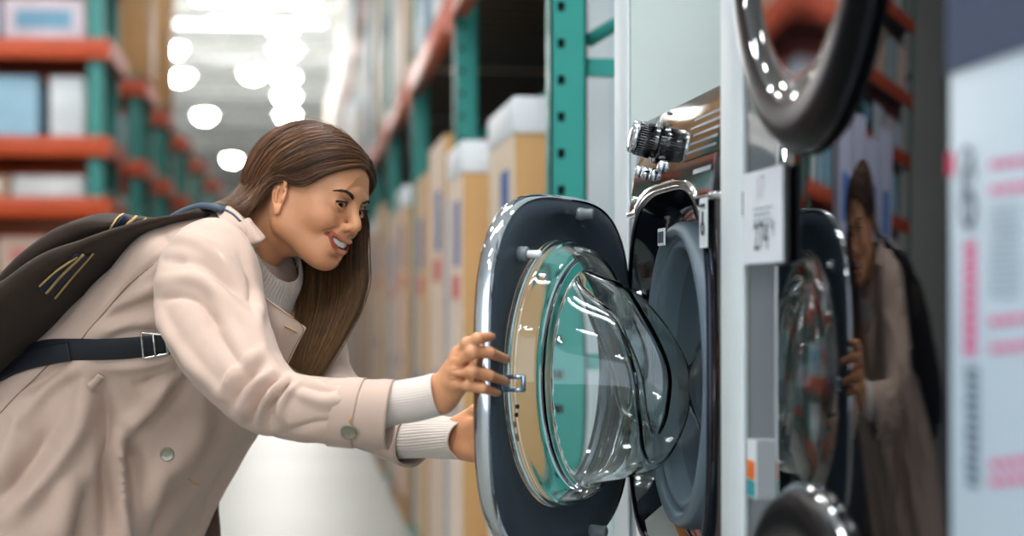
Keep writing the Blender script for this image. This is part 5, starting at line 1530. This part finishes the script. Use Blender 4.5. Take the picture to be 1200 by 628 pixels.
    back = [[a + np.array([0, .010, 0]) for a in g_] for g_ in far]
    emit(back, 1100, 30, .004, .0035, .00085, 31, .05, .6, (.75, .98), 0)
    # fly-aways at the crown and nape
    fl = [near[2], near[3], near[4]]
    p, rad, fine, s = sheet_strands(np.array(fl), 70, 26, .012, .006, .00028, 77, ends=(.7, 1.0)); v, F = strand_mesh(p, rad); geos.append((v, F)); cols.append(np.tile(MD * 1.5, (len(v), 1)))
    off, VV, FF = 0, [], []
    for v, F in geos: VV.append(v); FF.append(np.asarray(F) + off); off += len(v)
    V = np.concatenate(VV); F = np.concatenate(FF)
    o = mesh_obj('hair', V, F, M_hair, par); set_tint(o, np.concatenate(cols)); return o

# ================================================================== backpack
M_pack = mat('pack_canvas', '#2a1b0f', .85, sheen=.04, var=.1, vscale=20, bump=.15, bscale=500)
M_packnavy = mat('pack_navy', '#11100f', .75, bump=.1, bscale=600)
M_web = mat('navy_webbing', '#070c15', .6, bump=.25, bscale=900)
M_ribbon = mat('navy_ribbon', '#141e33', .55)
M_gold = mat('gold_thread', '#b99a5f', .42, .35, bump=.5, bscale=1500)
M_silver = mat('buckle_steel', '#c6c3bd', .18, 1)
M_strapgrey = mat('strap_slate', '#3c4652', .7, bump=.2, bscale=700)
PACKG = ([], [])
def build_pack():
    bp = empty('backpack', np.array(P(90, 330, 3.05)).tolist(), 'dark brown backpack with gold striped navy ribbons, worn on the back of the woman', 'backpack')
    def bag(nm, up, lo, Y, w, m, par, e=2.6, amp=.004, seed=1):
        rows = [np.concatenate([np.array(P(*a, y)), np.array(P(*b, y)), [k]]) for a, b, y, k in zip(up, lo, Y, w)]
        q = catmull(rows, 90); rg = [superring((r[:3] + r[3:6]) / 2, (r[3:6] - r[:3]) / 2, LAT * r[6], 90, e) for r in q]
        v, f = loft(rg, True, True); f4 = np.array([x for x in f if len(x) == 4]); v = fine_wrinkles(v, f4, amp, (16, 16, 24), seed)
        o = mesh_obj(nm, v, f, m, par); b0 = len(PACKG[0]); PACKG[0].extend(Vector(x) for x in v); PACKG[1].extend(tuple(int(i) + b0 for i in g_) for g_ in f); return o, BVHTree.FromPolygons([Vector(x) for x in v], [tuple(int(i) for i in g_) for g_ in f])
    Y = [2.955, 2.965, 2.985, 3.01, 3.035, 3.06, 3.075, 3.09, 3.1, 3.1]
    pad, pb = bag('back_panel', [(239, 249), (210, 261), (175, 282), (139, 312), (102, 348), (50, 399), (6, 442), (-50, 465), (-90, 500), (-100, 515)],
                  [(243, 254), (219, 266), (183, 288), (147, 318), (110, 354), (58, 406), (14, 452), (-28, 494), (-72, 536), (-96, 522)], [y_ - .012 for y_ in Y], [.025, .08, .118, .138, .148, .152, .155, .15, .11, .02], M_packnavy, bp, 2.6, .002, 2)
    pouch, qb = bag('main_pouch', [(236, 246), (206, 259), (163, 274), (114, 291), (58, 328), (18, 362), (-20, 392), (-60, 432), (-100, 470), (-116, 500)],
                    [(240, 251), (215, 263), (179, 284), (143, 313), (105, 350), (54, 401), (9, 444), (-46, 476), (-90, 515), (-110, 510)], [y - .045 for y in Y], [.02, .085, .125, .15, .165, .17, .17, .16, .12, .02], M_pack, bp, 2.8, .004, 5)
    pock, kb = bag('front_pocket', [(222, 252), (190, 257), (166, 256), (141, 252), (100, 268), (54, 307), (16, 338), (-24, 368), (-70, 405), (-90, 430)],
                   [(226, 256), (204, 262), (170, 274), (140, 285), (104, 305), (62, 343), (22, 378), (-16, 408), (-60, 440), (-86, 440)], [2.965, 2.975, 2.99, 3.01, 3.035, 3.06, 3.075, 3.09, 3.1, 3.1], [.02, .06, .09, .105, .115, .12, .12, .11, .08, .02], M_pack, bp, 2.8, .004, 9)
    strip = ALL_CB['strip']
    def strip2(bv, *a): return strip(bv, *a)
    # ribbons: a wide navy band with three gold braids, twice
    allb = BVHTree.FromPolygons(*PACKG)
    for bv, par, nav, golds in ((qb, pouch, [(54, 342), (75, 321), (97, 298)], [[(45, 334), (66, 315), (90, 299)], [(53, 342), (72, 320), (97, 296)], [(63, 348), (82, 325), (108, 295)]]),
                                (kb, pock, [(134, 284), (145, 268), (157, 257)], [[(121, 286), (130, 266), (144, 253)], [(131, 285), (146, 265), (160, 256)], [(148, 277), (158, 265), (171, 257)]])):
        rb = strip(bv, nav, .034, .0012, .0012, 'ribbon_band', M_ribbon, par, 40)
        for i, g in enumerate(golds): strip(bv, g, .0032 if i != 1 else .0048, .0036, .0012, 'gold_braid', M_gold, par, 50)
    # slide buckle high on the left
    for k, (a, b) in enumerate((((26, 345), (36, 338)), ((34, 338), (44, 331)), ((43, 330), (51, 324)))):
        strip(kb, [a, ((a[0] + b[0]) / 2, (a[1] + b[1]) / 2), b], .010, .004, .002, 'slide_buckle', mat('pale_steel', '#9fb0bd', .3, .8), pock, 6)
    # webbing belt round the waist under the arm
    CBt = ALL_CB['torso']
    bl = strip(CBt, [(-14, 440), (8, 427), (30, 416), (60, 410), (100, 409), (140, 408), (170, 405), (200, 402), (232, 396), (250, 392)], .0335, .004, .0018, 'waist_strap', M_web, bp, 80)
    strip(CBt, [(-6, 446), (16, 434), (36, 424), (60, 416), (84, 411)], .030, .0062, .0018, 'strap_twist', M_web, bp, 40)
    h = [cast(CBt, *q, .0085) for q in ((167, 391), (196, 389), (198, 414), (169, 417))]
    if all(x is not None for x in h):
        c = [x[0] for x in h]; n_ = h[0][1]
        loop = []
        for i in range(4):
            a, b, d = c[i], c[(i + 1) % 4], c[i - 1]
            for s in (.16, .08, 0): loop.append(a + (d - a) * s + (b - a) * (.0 if s else .0)) if s else loop.append(a * .96 + (b + d) * .02)
            for s in (.08, .16): loop.append(a + (b - a) * s)
        loop.append(loop[0]); loop.append(loop[1]); v1 = tube_geo(np.array(loop), .0021, 10)
        m0, m1 = (c[0] + c[1]) / 2 + n_ * .001, (c[2] + c[3]) / 2 + n_ * .001; v2 = tube_geo([m0, m1], .0020, 10); v3 = tube_geo([m0 * .2 + m1 * .8 + n_ * .002, m0 * .2 + m1 * .8 + (c[1] - c[0]) * .45 + n_ * .002], .0016, 8)
        v, f = merge([v1, v2]); mesh_obj('buckle', v, f, M_silver, bl)
    # shoulder strap over the near shoulder, up to the collar
    pth = catmull([np.array(P(202, 262, 2.965)), np.array(P(222, 250, 2.95)), np.array(P(246, 243, 2.93)), np.array(P(268, 247, 2.915))], 30); t, u, w = frames(pth); rr = []
    for i in range(30):
        lat = LAT * .026; up_ = np.array([-.3, 0, .95]); rr.append(np.array([pth[i] - lat - up_ * .004, pth[i] - lat + up_ * .003, pth[i] - lat * .8 + up_ * .007, pth[i] + lat * .8 + up_ * .007, pth[i] + lat + up_ * .003, pth[i] + lat - up_ * .004]))
    v, f = loft(rr, True, True); mesh_obj('shoulder_strap', v, f, M_strapgrey, bp)
    return bp
if want('person'):
    WO = empty('person', (-.40, 3.05, 0), 'smiling woman in a beige trench coat leaning over to open the washer door', 'person')
    COAT = make_person()
    build_hair(WO, None)
    build_pack()
